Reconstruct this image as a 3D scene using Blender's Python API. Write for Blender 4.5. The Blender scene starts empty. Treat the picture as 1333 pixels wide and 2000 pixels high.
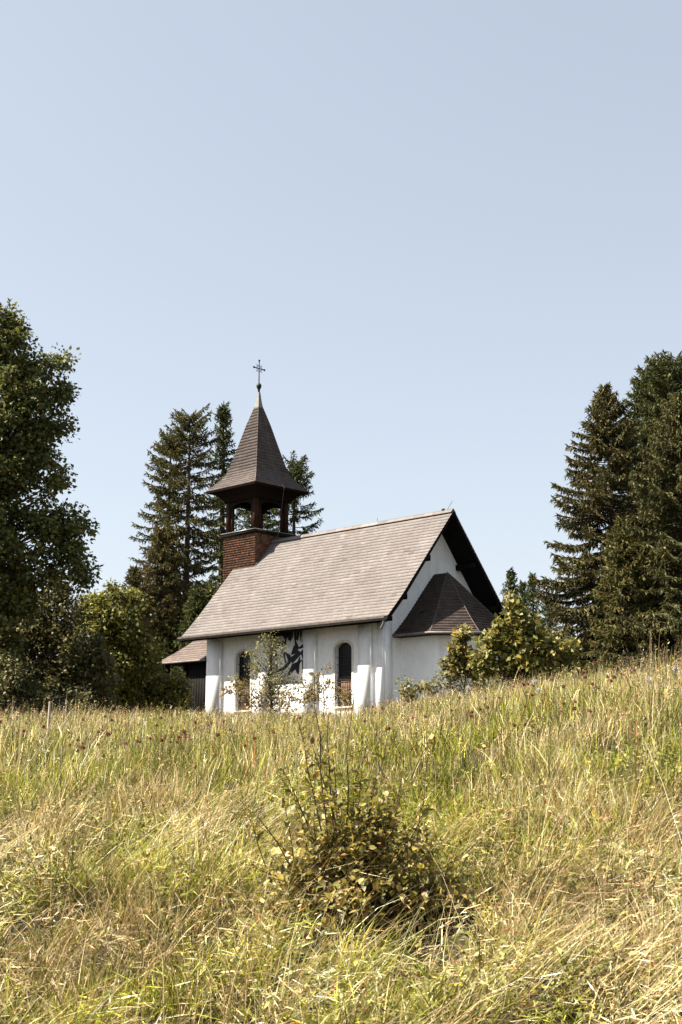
import bpy, math
import numpy as np
from mathutils import Vector, Matrix
rad = math.radians
scene = bpy.context.scene
COL = scene.collection

# ------------------------------------------------------------------ camera, sky, sun, exposure
F_PX, PITCH, YAW = 2472.4, 0.194, 0.8031
cam = bpy.data.cameras.new('camera'); cam_o = bpy.data.objects.new('camera', cam); COL.objects.link(cam_o)
cam.sensor_fit = 'VERTICAL'; cam.sensor_height = 24.0; cam.lens = F_PX / 2000 * 24.0
cam.clip_start = 0.05; cam.clip_end = 3000
cam_o.location = (0, 0, 0); cam_o.rotation_euler = (rad(90) + PITCH, 0, 0)
scene.camera = cam_o
cam.dof.use_dof = True; cam.dof.focus_distance = 32; cam.dof.aperture_fstop = 13

SUN_EL, SUN_DIR = rad(52), (-0.9976, -0.069)
world = bpy.data.worlds.new('World'); scene.world = world; world.use_nodes = True
wn = world.node_tree; bg = wn.nodes['Background']
sky = wn.nodes.new('ShaderNodeTexSky'); sky.sky_type = 'NISHITA'; sky.sun_disc = False
sky.sun_elevation = SUN_EL; sky.sun_rotation = math.atan2(SUN_DIR[0], SUN_DIR[1])
sky.altitude = 800; sky.air_density = 1.0; sky.dust_density = 2.6; sky.ozone_density = 1.2
hs = wn.nodes.new('ShaderNodeHueSaturation'); hs.inputs['Saturation'].default_value = 0.74
gm = wn.nodes.new('ShaderNodeGamma'); gm.inputs['Gamma'].default_value = 0.5
wn.links.new(sky.outputs[0], gm.inputs[0]); wn.links.new(gm.outputs[0], hs.inputs['Color']); wn.links.new(hs.outputs[0], bg.inputs[0])
bg.inputs[1].default_value = 0.115

sd = Vector((SUN_DIR[0] * math.cos(SUN_EL), SUN_DIR[1] * math.cos(SUN_EL), math.sin(SUN_EL)))
sl = bpy.data.lights.new('sun', 'SUN'); sl.energy = 5.0; sl.angle = rad(0.53); sl.color = (1.0, 0.905, 0.765)
so = bpy.data.objects.new('sun', sl); COL.objects.link(so)
so.rotation_euler = sd.to_track_quat('Z', 'Y').to_euler(); so.location = (-40, 10, 40)

scene.render.engine = 'CYCLES'
scene.view_settings.view_transform = 'Standard'; scene.view_settings.look = 'None'
scene.view_settings.gamma = 1; scene.view_settings.use_curve_mapping = False
scene.view_settings.exposure = 1.90
scene.cycles.max_bounces = 6; scene.cycles.transparent_max_bounces = 4

# ------------------------------------------------------------------ helpers
def rng(s): return np.random.default_rng(s)

def spot(px, py, d):
    """world point seen in direction (px, py) of the photograph at forward distance d"""
    v = (1000 - py) / F_PX; h = (px - 666.5) / F_PX
    c, s = math.cos(PITCH), math.sin(PITCH)
    r = np.array([h, c - v * s, s + v * c]); return r / r[1] * d

def tag(o, label=None, cat=None, group=None, kind=None):
    if label: o['label'] = label
    if cat: o['category'] = cat
    if group: o['group'] = group
    if kind: o['kind'] = kind
    return o

def empty(name, loc, rz=0.0, parent=None):
    o = bpy.data.objects.new(name, None); COL.objects.link(o)
    o.location = [float(c) for c in loc]; o.rotation_euler = (0, 0, rz); o.empty_display_size = 0.3
    if parent: o.parent = parent
    return o

class MB:
    """collects faces (with a colour each) and links them as one mesh object"""
    def __init__(s): s.v = []; s.f = []; s.c = []; s.n = 0
    def add(s, verts, faces, cols=None):
        verts = np.asarray(verts, dtype=np.float32).reshape(-1, 3); faces = np.asarray(faces, dtype=np.int32)
        if cols is None: cols = np.ones((len(faces), 3), dtype=np.float32)
        cols = np.asarray(cols, dtype=np.float32)
        if cols.ndim == 1: cols = np.tile(cols, (len(faces), 1))
        s.v.append(verts); s.f.append(faces + s.n); s.c.append(cols); s.n += len(verts)
    def box(s, x0, x1, y0, y1, z0, z1, col=None):
        v = [(x0,y0,z0),(x1,y0,z0),(x1,y1,z0),(x0,y1,z0),(x0,y0,z1),(x1,y0,z1),(x1,y1,z1),(x0,y1,z1)]
        s.add(v, [(0,3,2,1),(4,5,6,7),(0,1,5,4),(1,2,6,5),(2,3,7,6),(3,0,4,7)], col)
    def poly(s, pts, col=None): s.add(pts, [tuple(range(len(pts)))], col)
    def prism(s, pts, off, col=None):
        """planar polygon extruded by the vector off"""
        n = len(pts); p = np.array(pts, float); q = p + np.array(off, float); v = np.vstack([p, q])
        s.add(v, [tuple(range(n))], col); s.add(v, [tuple(range(2*n-1, n-1, -1))], col)
        s.add(v, [(i, n+i, n+(i+1) % n, (i+1) % n) for i in range(n)], col)
    def tube(s, pts, radii, sides=6, col=None, cap=True):
        pts = np.array(pts, float); m = len(pts)
        radii = np.full(m, radii) if np.isscalar(radii) else np.array(radii, float)
        t = np.gradient(pts, axis=0); t /= np.linalg.norm(t, axis=1)[:, None] + 1e-9
        ref = np.array([0, 0, 1.]) if abs(t[0][2]) < 0.9 else np.array([1., 0, 0])
        a = np.cross(t, ref); a /= np.linalg.norm(a, axis=1)[:, None] + 1e-9; b = np.cross(t, a)
        ang = np.arange(sides) / sides * 2 * np.pi
        ring = pts[:, None] + radii[:, None, None] * (np.cos(ang)[None, :, None] * a[:, None] + np.sin(ang)[None, :, None] * b[:, None])
        f = [(i*sides+j, i*sides+(j+1) % sides, (i+1)*sides+(j+1) % sides, (i+1)*sides+j) for i in range(m-1) for j in range(sides)]
        s.add(ring.reshape(-1, 3), f, col)
        if cap:
            s.add(ring[0], [tuple(range(sides))], col); s.add(ring[-1], [tuple(range(sides-1, -1, -1))], col)
    def lathe(s, prof, cx, cy, sides=16, col=None):
        ang = np.arange(sides) / sides * 2 * np.pi
        v = [(cx + r*math.cos(a), cy + r*math.sin(a), z) for r, z in prof for a in ang]
        s.add(v, [(i*sides+j, i*sides+(j+1) % sides, (i+1)*sides+(j+1) % sides, (i+1)*sides+j) for i in range(len(prof)-1) for j in range(sides)], col)
    def inst(s, tv, tf, org, mats, cols):
        """copies of a small template: org (N,3), mats (N,3,3) columns = axes, cols (N,3)"""
        tv = np.asarray(tv, float); N = len(org); k = len(tv)
        v = np.einsum('nij,kj->nki', mats, tv) + org[:, None]
        tf = np.asarray(tf); f = (tf[None] + (np.arange(N) * k)[:, None, None]).reshape(-1, tf.shape[1])
        s.add(v.reshape(-1, 3), f, np.repeat(cols, len(tf), axis=0))
    def build(s, name, mat, parent=None, smooth=False):
        me = bpy.data.meshes.new(name)
        V = np.vstack(s.v); me.vertices.add(len(V)); me.vertices.foreach_set('co', V.astype(np.float32).ravel())
        sizes = np.concatenate([np.full(len(f), f.shape[1]) for f in s.f]); idx = np.concatenate([f.ravel() for f in s.f])
        starts = np.concatenate([[0], np.cumsum(sizes)[:-1]])
        me.loops.add(len(idx)); me.loops.foreach_set('vertex_index', idx.astype(np.int32))
        me.polygons.add(len(sizes)); me.polygons.foreach_set('loop_start', starts.astype(np.int32))
        me.polygons.foreach_set('loop_total', sizes.astype(np.int32))
        c = np.vstack(s.c); ca = np.ones((len(c), 4), np.float32); ca[:, :3] = c
        at = me.attributes.new('tint', 'FLOAT_COLOR', 'FACE'); at.data.foreach_set('color', ca.ravel())
        if smooth: me.polygons.foreach_set('use_smooth', np.ones(len(sizes), dtype=bool))
        me.materials.append(mat); me.update(calc_edges=True); me.validate()
        o = bpy.data.objects.new(name, me); COL.objects.link(o)
        if parent: o.parent = parent
        return o

def material(name, base=(1,1,1), rough=0.8, tint=False, noise=None, bump=None, transl=0.0, metal=0.0, spec=0.3, ramp=None):
    """noise=(scale, colour2, contrast lo, hi); bump=(scale, strength, distance)"""
    m = bpy.data.materials.new(name); m.use_nodes = True; nt = m.node_tree; L = nt.links.new
    p = nt.nodes['Principled BSDF']; p.inputs['Roughness'].default_value = rough
    p.inputs['Metallic'].default_value = metal; p.inputs['Specular IOR Level'].default_value = spec
    tc = nt.nodes.new('ShaderNodeTexCoord')
    c = nt.nodes.new('ShaderNodeRGB'); c.outputs[0].default_value = (*base, 1); out = c.outputs[0]
    if tint:
        a = nt.nodes.new('ShaderNodeAttribute'); a.attribute_name = 'tint'
        mx = nt.nodes.new('ShaderNodeMix'); mx.data_type = 'RGBA'; mx.blend_type = 'MULTIPLY'; mx.inputs[0].default_value = 1
        L(out, mx.inputs[6]); L(a.outputs['Color'], mx.inputs[7]); out = mx.outputs[2]
    for nz in (noise or []):
        sc, c2, lo, hi = nz[:4]
        n = nt.nodes.new('ShaderNodeTexNoise'); n.inputs['Scale'].default_value = sc; n.inputs['Detail'].default_value = 6
        if len(nz) > 4:
            mp = nt.nodes.new('ShaderNodeMapping'); mp.inputs['Scale'].default_value = nz[4]
            L(tc.outputs['Object'], mp.inputs[0]); L(mp.outputs[0], n.inputs['Vector'])
        else: L(tc.outputs['Object'], n.inputs['Vector'])
        r = nt.nodes.new('ShaderNodeMapRange'); r.inputs[1].default_value = lo; r.inputs[2].default_value = hi
        L(n.outputs[0], r.inputs[0])
        mx = nt.nodes.new('ShaderNodeMix'); mx.data_type = 'RGBA'; mx.blend_type = 'MULTIPLY'
        L(r.outputs[0], mx.inputs[0]); L(out, mx.inputs[6]); mx.inputs[7].default_value = (*c2, 1); out = mx.outputs[2]
    L(out, p.inputs['Base Color'])
    if bump:
        n = nt.nodes.new('ShaderNodeTexNoise'); n.inputs['Scale'].default_value = bump[0]; n.inputs['Detail'].default_value = 5
        L(tc.outputs['Object'], n.inputs['Vector'])
        b = nt.nodes.new('ShaderNodeBump'); b.inputs['Strength'].default_value = bump[1]; b.inputs['Distance'].default_value = bump[2]
        L(n.outputs[0], b.inputs['Height']); L(b.outputs[0], p.inputs['Normal'])
    if transl > 0:
        t = nt.nodes.new('ShaderNodeBsdfTranslucent'); L(out, t.inputs['Color'])
        ms = nt.nodes.new('ShaderNodeMixShader'); ms.inputs[0].default_value = transl
        L(p.outputs[0], ms.inputs[1]); L(t.outputs[0], ms.inputs[2])
        L(ms.outputs[0], nt.nodes['Material Output'].inputs[0])
    return m

M = dict(
    plaster=material('white_plaster', (0.87, 0.87, 0.87), 0.9, noise=[(1.3, (0.90, 0.90, 0.89), 0.45, 0.75), (0.9, (0.74, 0.72, 0.68), 0.52, 0.85, (3, 3, 0.45)), (6, (0.88, 0.87, 0.85), 0.5, 0.8)], bump=(60, 0.25, 0.01)),
    surround=material('cream_surround', (0.66, 0.62, 0.54), 0.85, noise=[(4, (0.85, 0.85, 0.82), 0.4, 0.7)], bump=(60, 0.2, 0.01)),
    slate=material('roof_shingle', (0.170, 0.153, 0.146), 0.9, tint=True, noise=[(0.8, (0.88, 0.87, 0.87), 0.4, 0.65), (14, (0.8, 0.8, 0.8), 0.45, 0.7)], bump=(40, 0.3, 0.01), spec=0.25),
    wood_shingle=material('wood_shingle', (0.135, 0.066, 0.038), 0.75, tint=True, noise=[(9, (0.6, 0.55, 0.5), 0.4, 0.7)], bump=(30, 0.4, 0.01)),
    dark_wood=material('dark_stained_wood', (0.012, 0.0075, 0.0055), 0.65, noise=[(3, (0.6, 0.55, 0.5), 0.35, 0.7, (8, 8, 0.7))], bump=(25, 0.3, 0.01), spec=0.05),
    black_wood=material('tarred_wood', (0.010, 0.009, 0.0085), 0.7, noise=[(3, (0.6, 0.6, 0.6), 0.4, 0.7)], spec=0.05),
    post_wood=material('brown_post_wood', (0.042, 0.021, 0.012), 0.65, noise=[(4, (0.55, 0.5, 0.45), 0.35, 0.7, (8, 8, 0.7))], bump=(25, 0.3, 0.01), spec=0.05),
    zinc=material('weathered_zinc', (0.20, 0.195, 0.19), 0.5, metal=0.6, noise=[(5, (0.7, 0.7, 0.7), 0.4, 0.7)]),
    zinc_dark=material('aged_gutter', (0.20, 0.175, 0.16), 0.6, metal=0.3, noise=[(5, (0.6, 0.6, 0.6), 0.4, 0.7)]),
    copper=material('green_patina', (0.018, 0.026, 0.017), 0.6, metal=0.3, noise=[(9, (0.6, 0.7, 0.6), 0.4, 0.7)]),
    iron=material('black_iron', (0.02, 0.02, 0.022), 0.55, metal=0.4, noise=[(20, (0.6, 0.5, 0.5), 0.5, 0.7)]),
    glass=material('dark_window_glass', (0.012, 0.014, 0.015), 0.25, spec=0.25, noise=[(3, (0.7, 0.7, 0.7), 0.4, 0.7)]),
    paint_black=material('black_mural_paint', (0.012, 0.013, 0.016), 0.7, noise=[(20, (0.8, 0.8, 0.8), 0.4, 0.7)]),
    paint_grey=material('grey_mural_paint', (0.42, 0.43, 0.42), 0.8, noise=[(20, (0.8, 0.8, 0.8), 0.4, 0.7)]),
    rust_wood=material('weathered_board', (0.13, 0.08, 0.05), 0.8, noise=[(6, (0.6, 0.55, 0.5), 0.35, 0.7)]),
    bark=material('tree_bark', (0.085, 0.062, 0.046), 0.9, noise=[(6, (0.5, 0.5, 0.5), 0.35, 0.7, (3, 3, 0.6))], bump=(14, 0.6, 0.03)),
    needles=material('spruce_needles', (1, 1, 1), 0.65, tint=True, transl=0.2, spec=0.2, noise=[(0.7, (0.72, 0.75, 0.8), 0.4, 0.65)]),
    leaves=material('tree_leaves', (1, 1, 1), 0.55, tint=True, transl=0.3, spec=0.3, noise=[(0.8, (0.8, 0.85, 0.8), 0.4, 0.65)]),
    near_leaves=material('shrub_leaves', (1.15, 1.1, 1), 0.5, tint=True, transl=0.28, spec=0.35, noise=[(40, (0.7, 0.7, 0.6), 0.45, 0.7)]),
    twig=material('shrub_twig', (0.085, 0.050, 0.032), 0.8, noise=[(30, (0.6, 0.6, 0.6), 0.4, 0.7)]),
    grass=material('meadow_grass', (1, 1, 1), 0.6, tint=True, transl=0.16, spec=0.25, noise=[(9, (0.7, 0.7, 0.6), 0.4, 0.65)]),
    straw=material('dry_grass_stalk', (1, 1, 1), 0.65, tint=True, transl=0.25, spec=0.3, noise=[(30, (0.8, 0.75, 0.7), 0.4, 0.7)]),
    petals=material('flower_petals', (1, 1, 1), 0.7, tint=True, transl=0.3, noise=[(60, (0.8, 0.8, 0.8), 0.4, 0.7)]),
    soil=material('meadow_soil', (0.028, 0.022, 0.011), 0.95, noise=[(1.2, (0.6, 0.7, 0.5), 0.4, 0.65), (12, (0.5, 0.5, 0.5), 0.4, 0.7)], bump=(20, 0.6, 0.04)),
    stake=material('pale_weathered_stake', (0.45, 0.38, 0.32), 0.85, noise=[(8, (0.6, 0.6, 0.6), 0.4, 0.7)]),
)

# ------------------------------------------------------------------ terrain
def smooth(x, a, b):
    t = np.clip((x - a) / (b - a), 0, 1); return t * t * (3 - 2 * t)
def wob(x, y, s=1.0, seed=0):
    """smooth pseudo noise in about -1..1"""
    r = rng(900 + seed); o = 0
    for k in range(7):
        a = r.uniform(0, 2*np.pi); f = s * r.uniform(0.5, 2.2); ph = r.uniform(0, 6.28)
        o = o + np.sin(f * (x*np.cos(a) + y*np.sin(a)) + ph + 1.3*np.sin(f*0.6*(y*np.cos(a) - x*np.sin(a)) + ph*2))
    return o / 3.2
def GH(x, y):
    x = np.asarray(x, float); y = np.asarray(y, float)
    z = np.interp(y, [-60, -5, 0, 3.5, 4.5, 6, 8.5, 14, 25, 50, 70, 400], [-1.9, -1.7, -1.6, -1.30, -1.08, -0.72, -0.32, 0.08, 0.54, 1.52, 1.9, 1.9])
    z = z + 0.58 * smooth(x, -0.6, 4.4) * smooth(y, 5, 12) * (1 - 0.3 * smooth(y, 30, 55)) + 0.10 * smooth(x, 0.2, 2.0) * smooth(y, 3, 5)
    z = z + (0.035 * wob(x, y, 1.1, 1) + 0.055 * wob(x, y, 5.0, 21) * (1 - smooth(y, 12, 25))) * smooth(y, 2, 5)
    return z

gx = np.concatenate([-np.geomspace(400, 8, 14), np.arange(-7, 7.01, 0.12), np.geomspace(8, 400, 14)])
gy = np.concatenate([np.linspace(-60, 0, 6), np.arange(1, 20, 0.12), np.geomspace(20, 70, 30), np.geomspace(80, 900, 10)])
X, Y = np.meshgrid(gx, gy); Z = GH(X, Y); nx = len(gx)
g = MB(); ii = np.arange(len(gy)-1)[:, None] * nx + np.arange(nx-1)[None]; ii = ii.ravel()
g.add(np.stack([X, Y, Z], -1).reshape(-1, 3), np.stack([ii, ii+1, ii+nx+1, ii+nx], 1))
ground = g.build('ground', M['soil'], smooth=True); tag(ground, kind='structure')

# ------------------------------------------------------------------ shingled surfaces
def shingles(mb, surf, vmax, rows, left, right, w, r, thick=0.02, lift=0.018, cvar=0.10, base=(1,1,1), hue=0.03, patch=None):
    """rows of single shingles over surf(u, v) -> point; v runs up the slope 0..vmax; left(v), right(v) bound each row"""
    dv = vmax / rows; V = []; Fc = []; C = []; n = 0
    for k in range(rows):
        v0 = k*dv; v1 = min(vmax, (k+1)*dv + dv*0.12)
        vm = min(vmax, v0 + dv)
        a0, b0, a1, b1 = left(v0), right(v0), left(vm), right(vm)
        lo, hi = min(a0, a1), max(b0, b1)
        if hi - lo < 0.02: continue
        u = lo - w * (0.5 if k % 2 else 0) - r.uniform(0, 0.1) * w
        while u < hi:
            ww = w * r.uniform(0.9, 1.1); ua, ub = u, u + ww - 0.004; u += ww
            c0a, c0b = max(ua, a0), min(ub, b0); c1a, c1b = max(ua, a1), min(ub, b1)
            if c0b <= c0a and c1b <= c1a: continue
            c0a, c0b = (c0a, c0b) if c0b > c0a else ((a0, a0) if ub <= a0 else (b0, b0))
            c1a, c1b = (c1a, c1b) if c1b > c1a else ((a1, a1) if ub <= a1 else (b1, b1))
            jit = r.uniform(-0.05, 0.05) * dv if k else 0
            p = [np.array(surf(c0a, v0 + jit)), np.array(surf(c0b, v0 + jit)), np.array(surf(c1b, v1 if v1 <= vmax else vmax)), np.array(surf(c1a, v1))]
            q0 = np.array(surf((lo+hi)/2, v0)); nrm = np.cross(np.array(surf((lo+hi)/2 + 0.1, v0)) - q0, np.array(surf((lo+hi)/2, v0 + 0.05)) - q0)
            nrm /= np.linalg.norm(nrm) + 1e-9
            h = lift + thick * r.uniform(0.8, 1.3)
            t = [p[0] + nrm*h, p[1] + nrm*h, p[2] + nrm*(lift*0.5), p[3] + nrm*(lift*0.5)]
            V += t + [p[0] - nrm*0.002, p[1] - nrm*0.002]
            Fc += [(n, n+1, n+2, n+3), (n+4, n+5, n+1, n), (n+4, n, n+3, n+4)[:3] + (n+3,), (n+1, n+5, n+2, n+2)[:3] + (n+2,)]
            Fc = Fc[:-2]; n += 6
            b = 1 + r.normal(0, cvar); hh = r.normal(0, hue)
            if patch: b, hh = patch(u, v0, b, hh, r)
            C += [np.array(base) * (b*(1+hh), b, b*(1-hh))] * 2
    if V: mb.add(V, Fc, np.clip(C, 0.05, 3))

# ------------------------------------------------------------------ chapel
A0 = np.array([1.83, 50.0, 1.9])
chapel = empty('chapel', A0, YAW)
tag(chapel, 'small white plastered chapel with a grey shingled gable roof and a pointed bell tower', 'chapel')
W, LN, HE, HR, CX = 8.57, 12.85, 3.74, 8.60, 4.285
SIDE, YN, YF = 0.95, 1.10, 11.90
BZ = -0.9
def roof_z(x):
    d = abs(x - CX); xs = [0, 3.3, 3.8, CX]
    return float(np.interp(d, xs, [HR, HR - 3.3*1.165, HR - 3.8*1.150, HE]))
# walls of the nave: side walls and pentagonal gables
wm = MB()
def gable_pts(y): return [(SIDE, y, BZ), (W-SIDE, y, BZ), (W-SIDE, y, roof_z(SIDE)-0.12), (CX, y, HR-0.2), (SIDE, y, roof_z(SIDE)-0.12)]
wins = [(3.315, 0.49), (9.575, 0.49)]
SPR, TOPZ, SILL = 2.66, 2.96, 0.30
def arch(yc, hw, spr, top, n=12):
    return [(yc - hw*math.cos(t), spr + (top-spr)*math.sin(t)) for t in np.linspace(0, math.pi, n+1)]
# near side wall with the two arched openings, made of strips round them
top = roof_z(SIDE) - 0.12
segs = []; y = YN
def wall_quad(y0, y1, z0, z1): wm.poly([(SIDE, y1, z0), (SIDE, y0, z0), (SIDE, y0, z1), (SIDE, y1, z1)])
for yc, hw in wins:
    wall_quad(y, yc-hw, BZ, top); wall_quad(yc-hw, yc+hw, BZ, SILL)
    ap = arch(yc, hw, SPR, TOPZ)
    for (ya, za), (yb, zb) in zip(ap[:-1], ap[1:]): wm.poly([(SIDE, yb, zb), (SIDE, ya, za), (SIDE, ya, top), (SIDE, yb, top)])
    pts = [(yc-hw, SILL)] + ap + [(yc+hw, SILL)]; pts = [(yc-hw, SILL)] + ap[0:] + [(yc+hw, SILL)]
    for (ya, za), (yb, zb) in zip(pts, pts[1:] + pts[:1]):
        if (ya, za) != (yb, zb): wm.poly([(SIDE, ya, za), (SIDE, yb, zb), (SIDE+0.24, yb, zb), (SIDE+0.24, ya, za)])
    y = yc + hw
wall_quad(y, YF, BZ, top)
wm.poly([(W-SIDE, YN, BZ), (W-SIDE, YF, BZ), (W-SIDE, YF, top), (W-SIDE, YN, top)])
for yy in (YN, YF): wm.poly(gable_pts(yy))
wall = wm.build('wall', M['plaster'], chapel)
for y0, y1 in ((1.65, 2.33), (4.87, 5.55), (7.76, 8.44), (11.02, YF+0.06)):
    b = MB(); b.box(SIDE-0.17, SIDE+0.02, y0, y1, BZ, top-0.12); o = b.build('pilaster', M['plaster'], chapel)
b = MB(); b.box(SIDE-0.10, SIDE+0.03, 1.03, 1.34, BZ, top-0.1); b.box(SIDE+0.03, SIDE+0.5, 1.03, YN+0.02, BZ, top-0.1); b.build('corner_pilaster', M['plaster'], chapel)
# windows
for yc, hw in wins:
    gm = MB(); ap = arch(yc, hw, SPR, TOPZ)
    gm.poly([(SIDE+0.22, yy, zz) for yy, zz in [(yc-hw, SILL)] + ap + [(yc+hw, SILL)]][::-1])
    win = gm.build('window', M['glass'], chapel)
    s = MB(); ia = arch(yc, hw, SPR, TOPZ); oa = arch(yc, hw+0.10, SPR, TOPZ+0.11)
    ia = [(yc-hw, SILL)] + ia + [(yc+hw, SILL)]; oa = [(yc-hw-0.10, SILL)] + oa + [(yc+hw+0.10, SILL)]
    for i in range(len(ia)-1):
        a, bq, c, d = ia[i], ia[i+1], oa[i+1], oa[i]
        s.poly([(SIDE-0.03, *a), (SIDE-0.03, *bq), (SIDE-0.03, *c), (SIDE-0.03, *d)])
        s.poly([(SIDE-0.03, *d), (SIDE-0.03, *c), (SIDE+0.001, *c), (SIDE+0.001, *d)])
        s.poly([(SIDE-0.03, *a), (SIDE-0.03, *bq), (SIDE+0.05, *bq), (SIDE+0.05, *a)])
    s.build('frame', M['surround'], win)
    gr = MB()
    for k in range(7):
        yy = yc - hw + (k+1) * 2*hw/8; zt = SPR + (TOPZ-SPR)*math.sqrt(max(0, 1 - ((yy-yc)/hw)**2))
        gr.tube([(SIDE+0.10, yy, SILL), (SIDE+0.10, yy, zt)], 0.012, 5)
    for k in range(7): gr.tube([(SIDE+0.10, yc-hw, SILL+0.15+k*0.32), (SIDE+0.10, yc+hw, SILL+0.15+k*0.32)], 0.011, 5)
    gr.build('grille', M['iron'], win)
    sh = MB(); sh.box(SIDE+0.16, SIDE+0.20, yc-hw+0.01, yc+hw-0.01, SILL, SILL+1.25)
    sh.build('shutter', M['rust_wood'], win)
    sl_ = MB(); sl_.box(SIDE-0.06, SIDE+0.2, yc-hw-0.08, yc+hw+0.08, SILL-0.08, SILL-0.002); sl_.build('sill', M['surround'], win)
# mural: plain generic composition of black wedges and pale shapes
Y0, Y1, Z0, Z1 = 7.74, 5.56, 3.92, 1.72
def mp(s, t, x=SIDE-0.032): return (x, Y0 + (Y1-Y0)*s, Z0 + (Z1-Z0)*t)
mu = MB(); mu.box(SIDE-0.022, SIDE+0.01, Y1, Y0, Z1-0.35, Z0-0.15)
mural = mu.build('mural', M['plaster'], chapel)
pb = MB()
blk = [[(.0,.06),(.66,.06),(.64,.24),(.56,.34),(.50,.22),(.30,.20),(.0,.24)], [(.74,.06),(.80,.06),(.82,.24),(.78,.34),(.74,.30)], [(.30,.30),(.46,.26),(.44,.40),(.34,.42)], [(.62,.78),(.93,.70),(.70,.90),(.55,1.0),(.48,1.0)],
       [(.93,.06),(1,.06),(1,.98),(.985,.98),(.985,.62),(.95,.5)],
       [(.58,.64),(.72,.58),(.78,.50),(.86,.56),(.97,.47),(1,.70),(.93,.70),(.88,.60),(.74,.70),(.62,.78)],
       [(.40,.52),(.58,.60),(.60,.74),(.42,.88),(.10,.93),(.12,.88),(.34,.84),(.52,.72)],
       [(.66,.06),(.72,.06),(.74,.34),(.82,.46),(.93,.40),(.97,.47),(.78,.50),(.72,.58),(.58,.60),(.66,.44),(.70,.40)],
       [(.0,.08),(.52,.10),(.50,.24),(.40,.30),(.34,.16),(.24,.22),(.20,.34),(.10,.36),(.04,.52),(.0,.52)],
       [(.0,.52),(.035,.52),(.03,.98),(.0,.98)], [(.12,.50),(.17,.48),(.21,.88),(.17,.90)],
       [(.80,.06),(.88,.06),(.90,.20),(.86,.34),(.84,.22)], [(.18,.36),(.30,.26),(.26,.42),(.17,.48),(.10,.52)],
       [(.70,.86),(.84,.64),(.86,.66),(.82,.98),(.78,.98)], [(.55,.06),(.60,.06),(.58,.30),(.50,.30)],
       [(.36,.56),(.40,.52),(.48,.80),(.44,.84)], [(.90,.70),(.96,.74),(.95,.96),(.92,.96)]]
for q in blk: pb.prism([mp(*p) for p in q], (0.008, 0, 0))
pb.build('black_shapes', M['paint_black'], mural)
pg = MB()
for q in [[(.62,.60),(.66,.34),(.64,.52)], [(.05,.60),(.11,.54),(.15,.86),(.06,.86)], [(.82,.30),(.90,.24),(.93,.38),(.86,.36)], [(.24,.44),(.40,.34),(.44,.46),(.34,.52)]]:
    pg = MB(); pg.prism([mp(s_, t_, SIDE-0.028) for s_, t_ in q], (0.004, 0, 0)); pg.build('grey_shape', M['paint_grey'], mural)

# main roof: deck slabs, shingles, gutter, ridge, purlins
rm = MB(); TH = 0.13
prof = [(0.0, HE), (0.485, roof_z(0.485)), (0.985, roof_z(0.985)), (CX, HR)]
pl_ = [(x, z) for x, z in prof] + [(W - x, z) for x, z in prof[::-1][1:]]
bot = [(x + (0.08 if x < CX else -0.08 if x > CX else 0), z - TH*1.35) for x, z in pl_]
sec = pl_ + bot[::-1]
for i in range(len(pl_)-1):
    a, b_, c, d = pl_[i], pl_[i+1], bot[i+1], bot[i]
    rm.poly([(a[0], 0, a[1]), (b_[0], 0, b_[1]), (b_[0], LN, b_[1]), (a[0], LN, a[1])])
    rm.poly([(d[0], 0, d[1]), (d[0], LN, d[1]), (c[0], LN, c[1]), (c[0], 0, c[1])])
    for yy in (0, LN): rm.poly([(a[0], yy, a[1]), (b_[0], yy, b_[1]), (c[0], yy, c[1]), (d[0], yy, d[1])])
for e, d_ in ((pl_[0], bot[0]), (pl_[-1], bot[-1])): rm.poly([(e[0], 0, e[1]), (e[0], LN, e[1]), (d_[0], LN, d_[1]), (d_[0], 0, d_[1])])
roof = rm.build('roof', M['black_wood'], chapel)
slen = [0]
for (xa, za), (xb, zb) in zip(prof[:-1], prof[1:]): slen.append(slen[-1] + math.hypot(xb-xa, zb-za))
def side_surf(sgn):
    def s_(u, v):
        x = np.interp(v, slen, [p[0] for p in prof]); z = np.interp(v, slen, [p[1] for p in prof])
        return (x, LN - u, z) if sgn > 0 else (W - x, u, z)
    return s_
r = rng(5)
def lichen(u, v, b, hh, r_):
    w_ = float(wob(u, v*1.3, 1.1, 41)); b *= 1 + 0.05*w_ + (0.16 if w_ > 0.9 and r_.random() < 0.6 else 0)
    if r_.random() < 0.02: b *= r_.choice([0.75, 1.25])
    if abs(LN - u - 5.6) < 0.55 and v > slen[-1] - 0.55: hh += 0.12; b *= 0.85
    return b, hh
sm = MB()
for sg in (1, -1):
    shingles(sm, side_surf(sg), slen[-1], 32, lambda v: -0.03, lambda v: LN+0.03, 0.30, r, 0.010, 0.010, 0.05, hue=0.012, patch=lichen)
sm.build('shingles', M['slate'], roof)
b = MB()
for i in range(24):
    y0 = i*LN/24; y1 = y0 + LN/24 + 0.02
    for s_ in (-1, 1): b.prism([(CX, y0, HR+0.075), (CX + s_*0.17, y0, HR-0.11), (CX + s_*0.17, y0, HR-0.09+0.01), (CX, y0, HR+0.09)], (0, y1-y0-0.03, 0), (1+r.normal(0, .12),)*3)
b.build('ridge_cap', M['slate'], roof)
b = MB(); b.box(-0.02, 0.02, 0.02, LN-0.02, HE-0.24, HE-0.03)
ang = np.linspace(0, math.pi, 8)
pr = [(-0.12 - 0.11*math.cos(t), HE - 0.03 - 0.15*math.sin(t)) for t in ang]
pr2 = [(-0.10 - 0.078*math.cos(t), HE - 0.05 - 0.092*math.sin(t)) for t in ang][::-1]
b2 = MB()
for (p, q) in zip(pr[:-1], pr[1:]): b2.poly([(p[0], -0.03, p[1]), (q[0], -0.03, q[1]), (q[0], LN+0.03, q[1]), (p[0], LN+0.03, p[1])])
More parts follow.
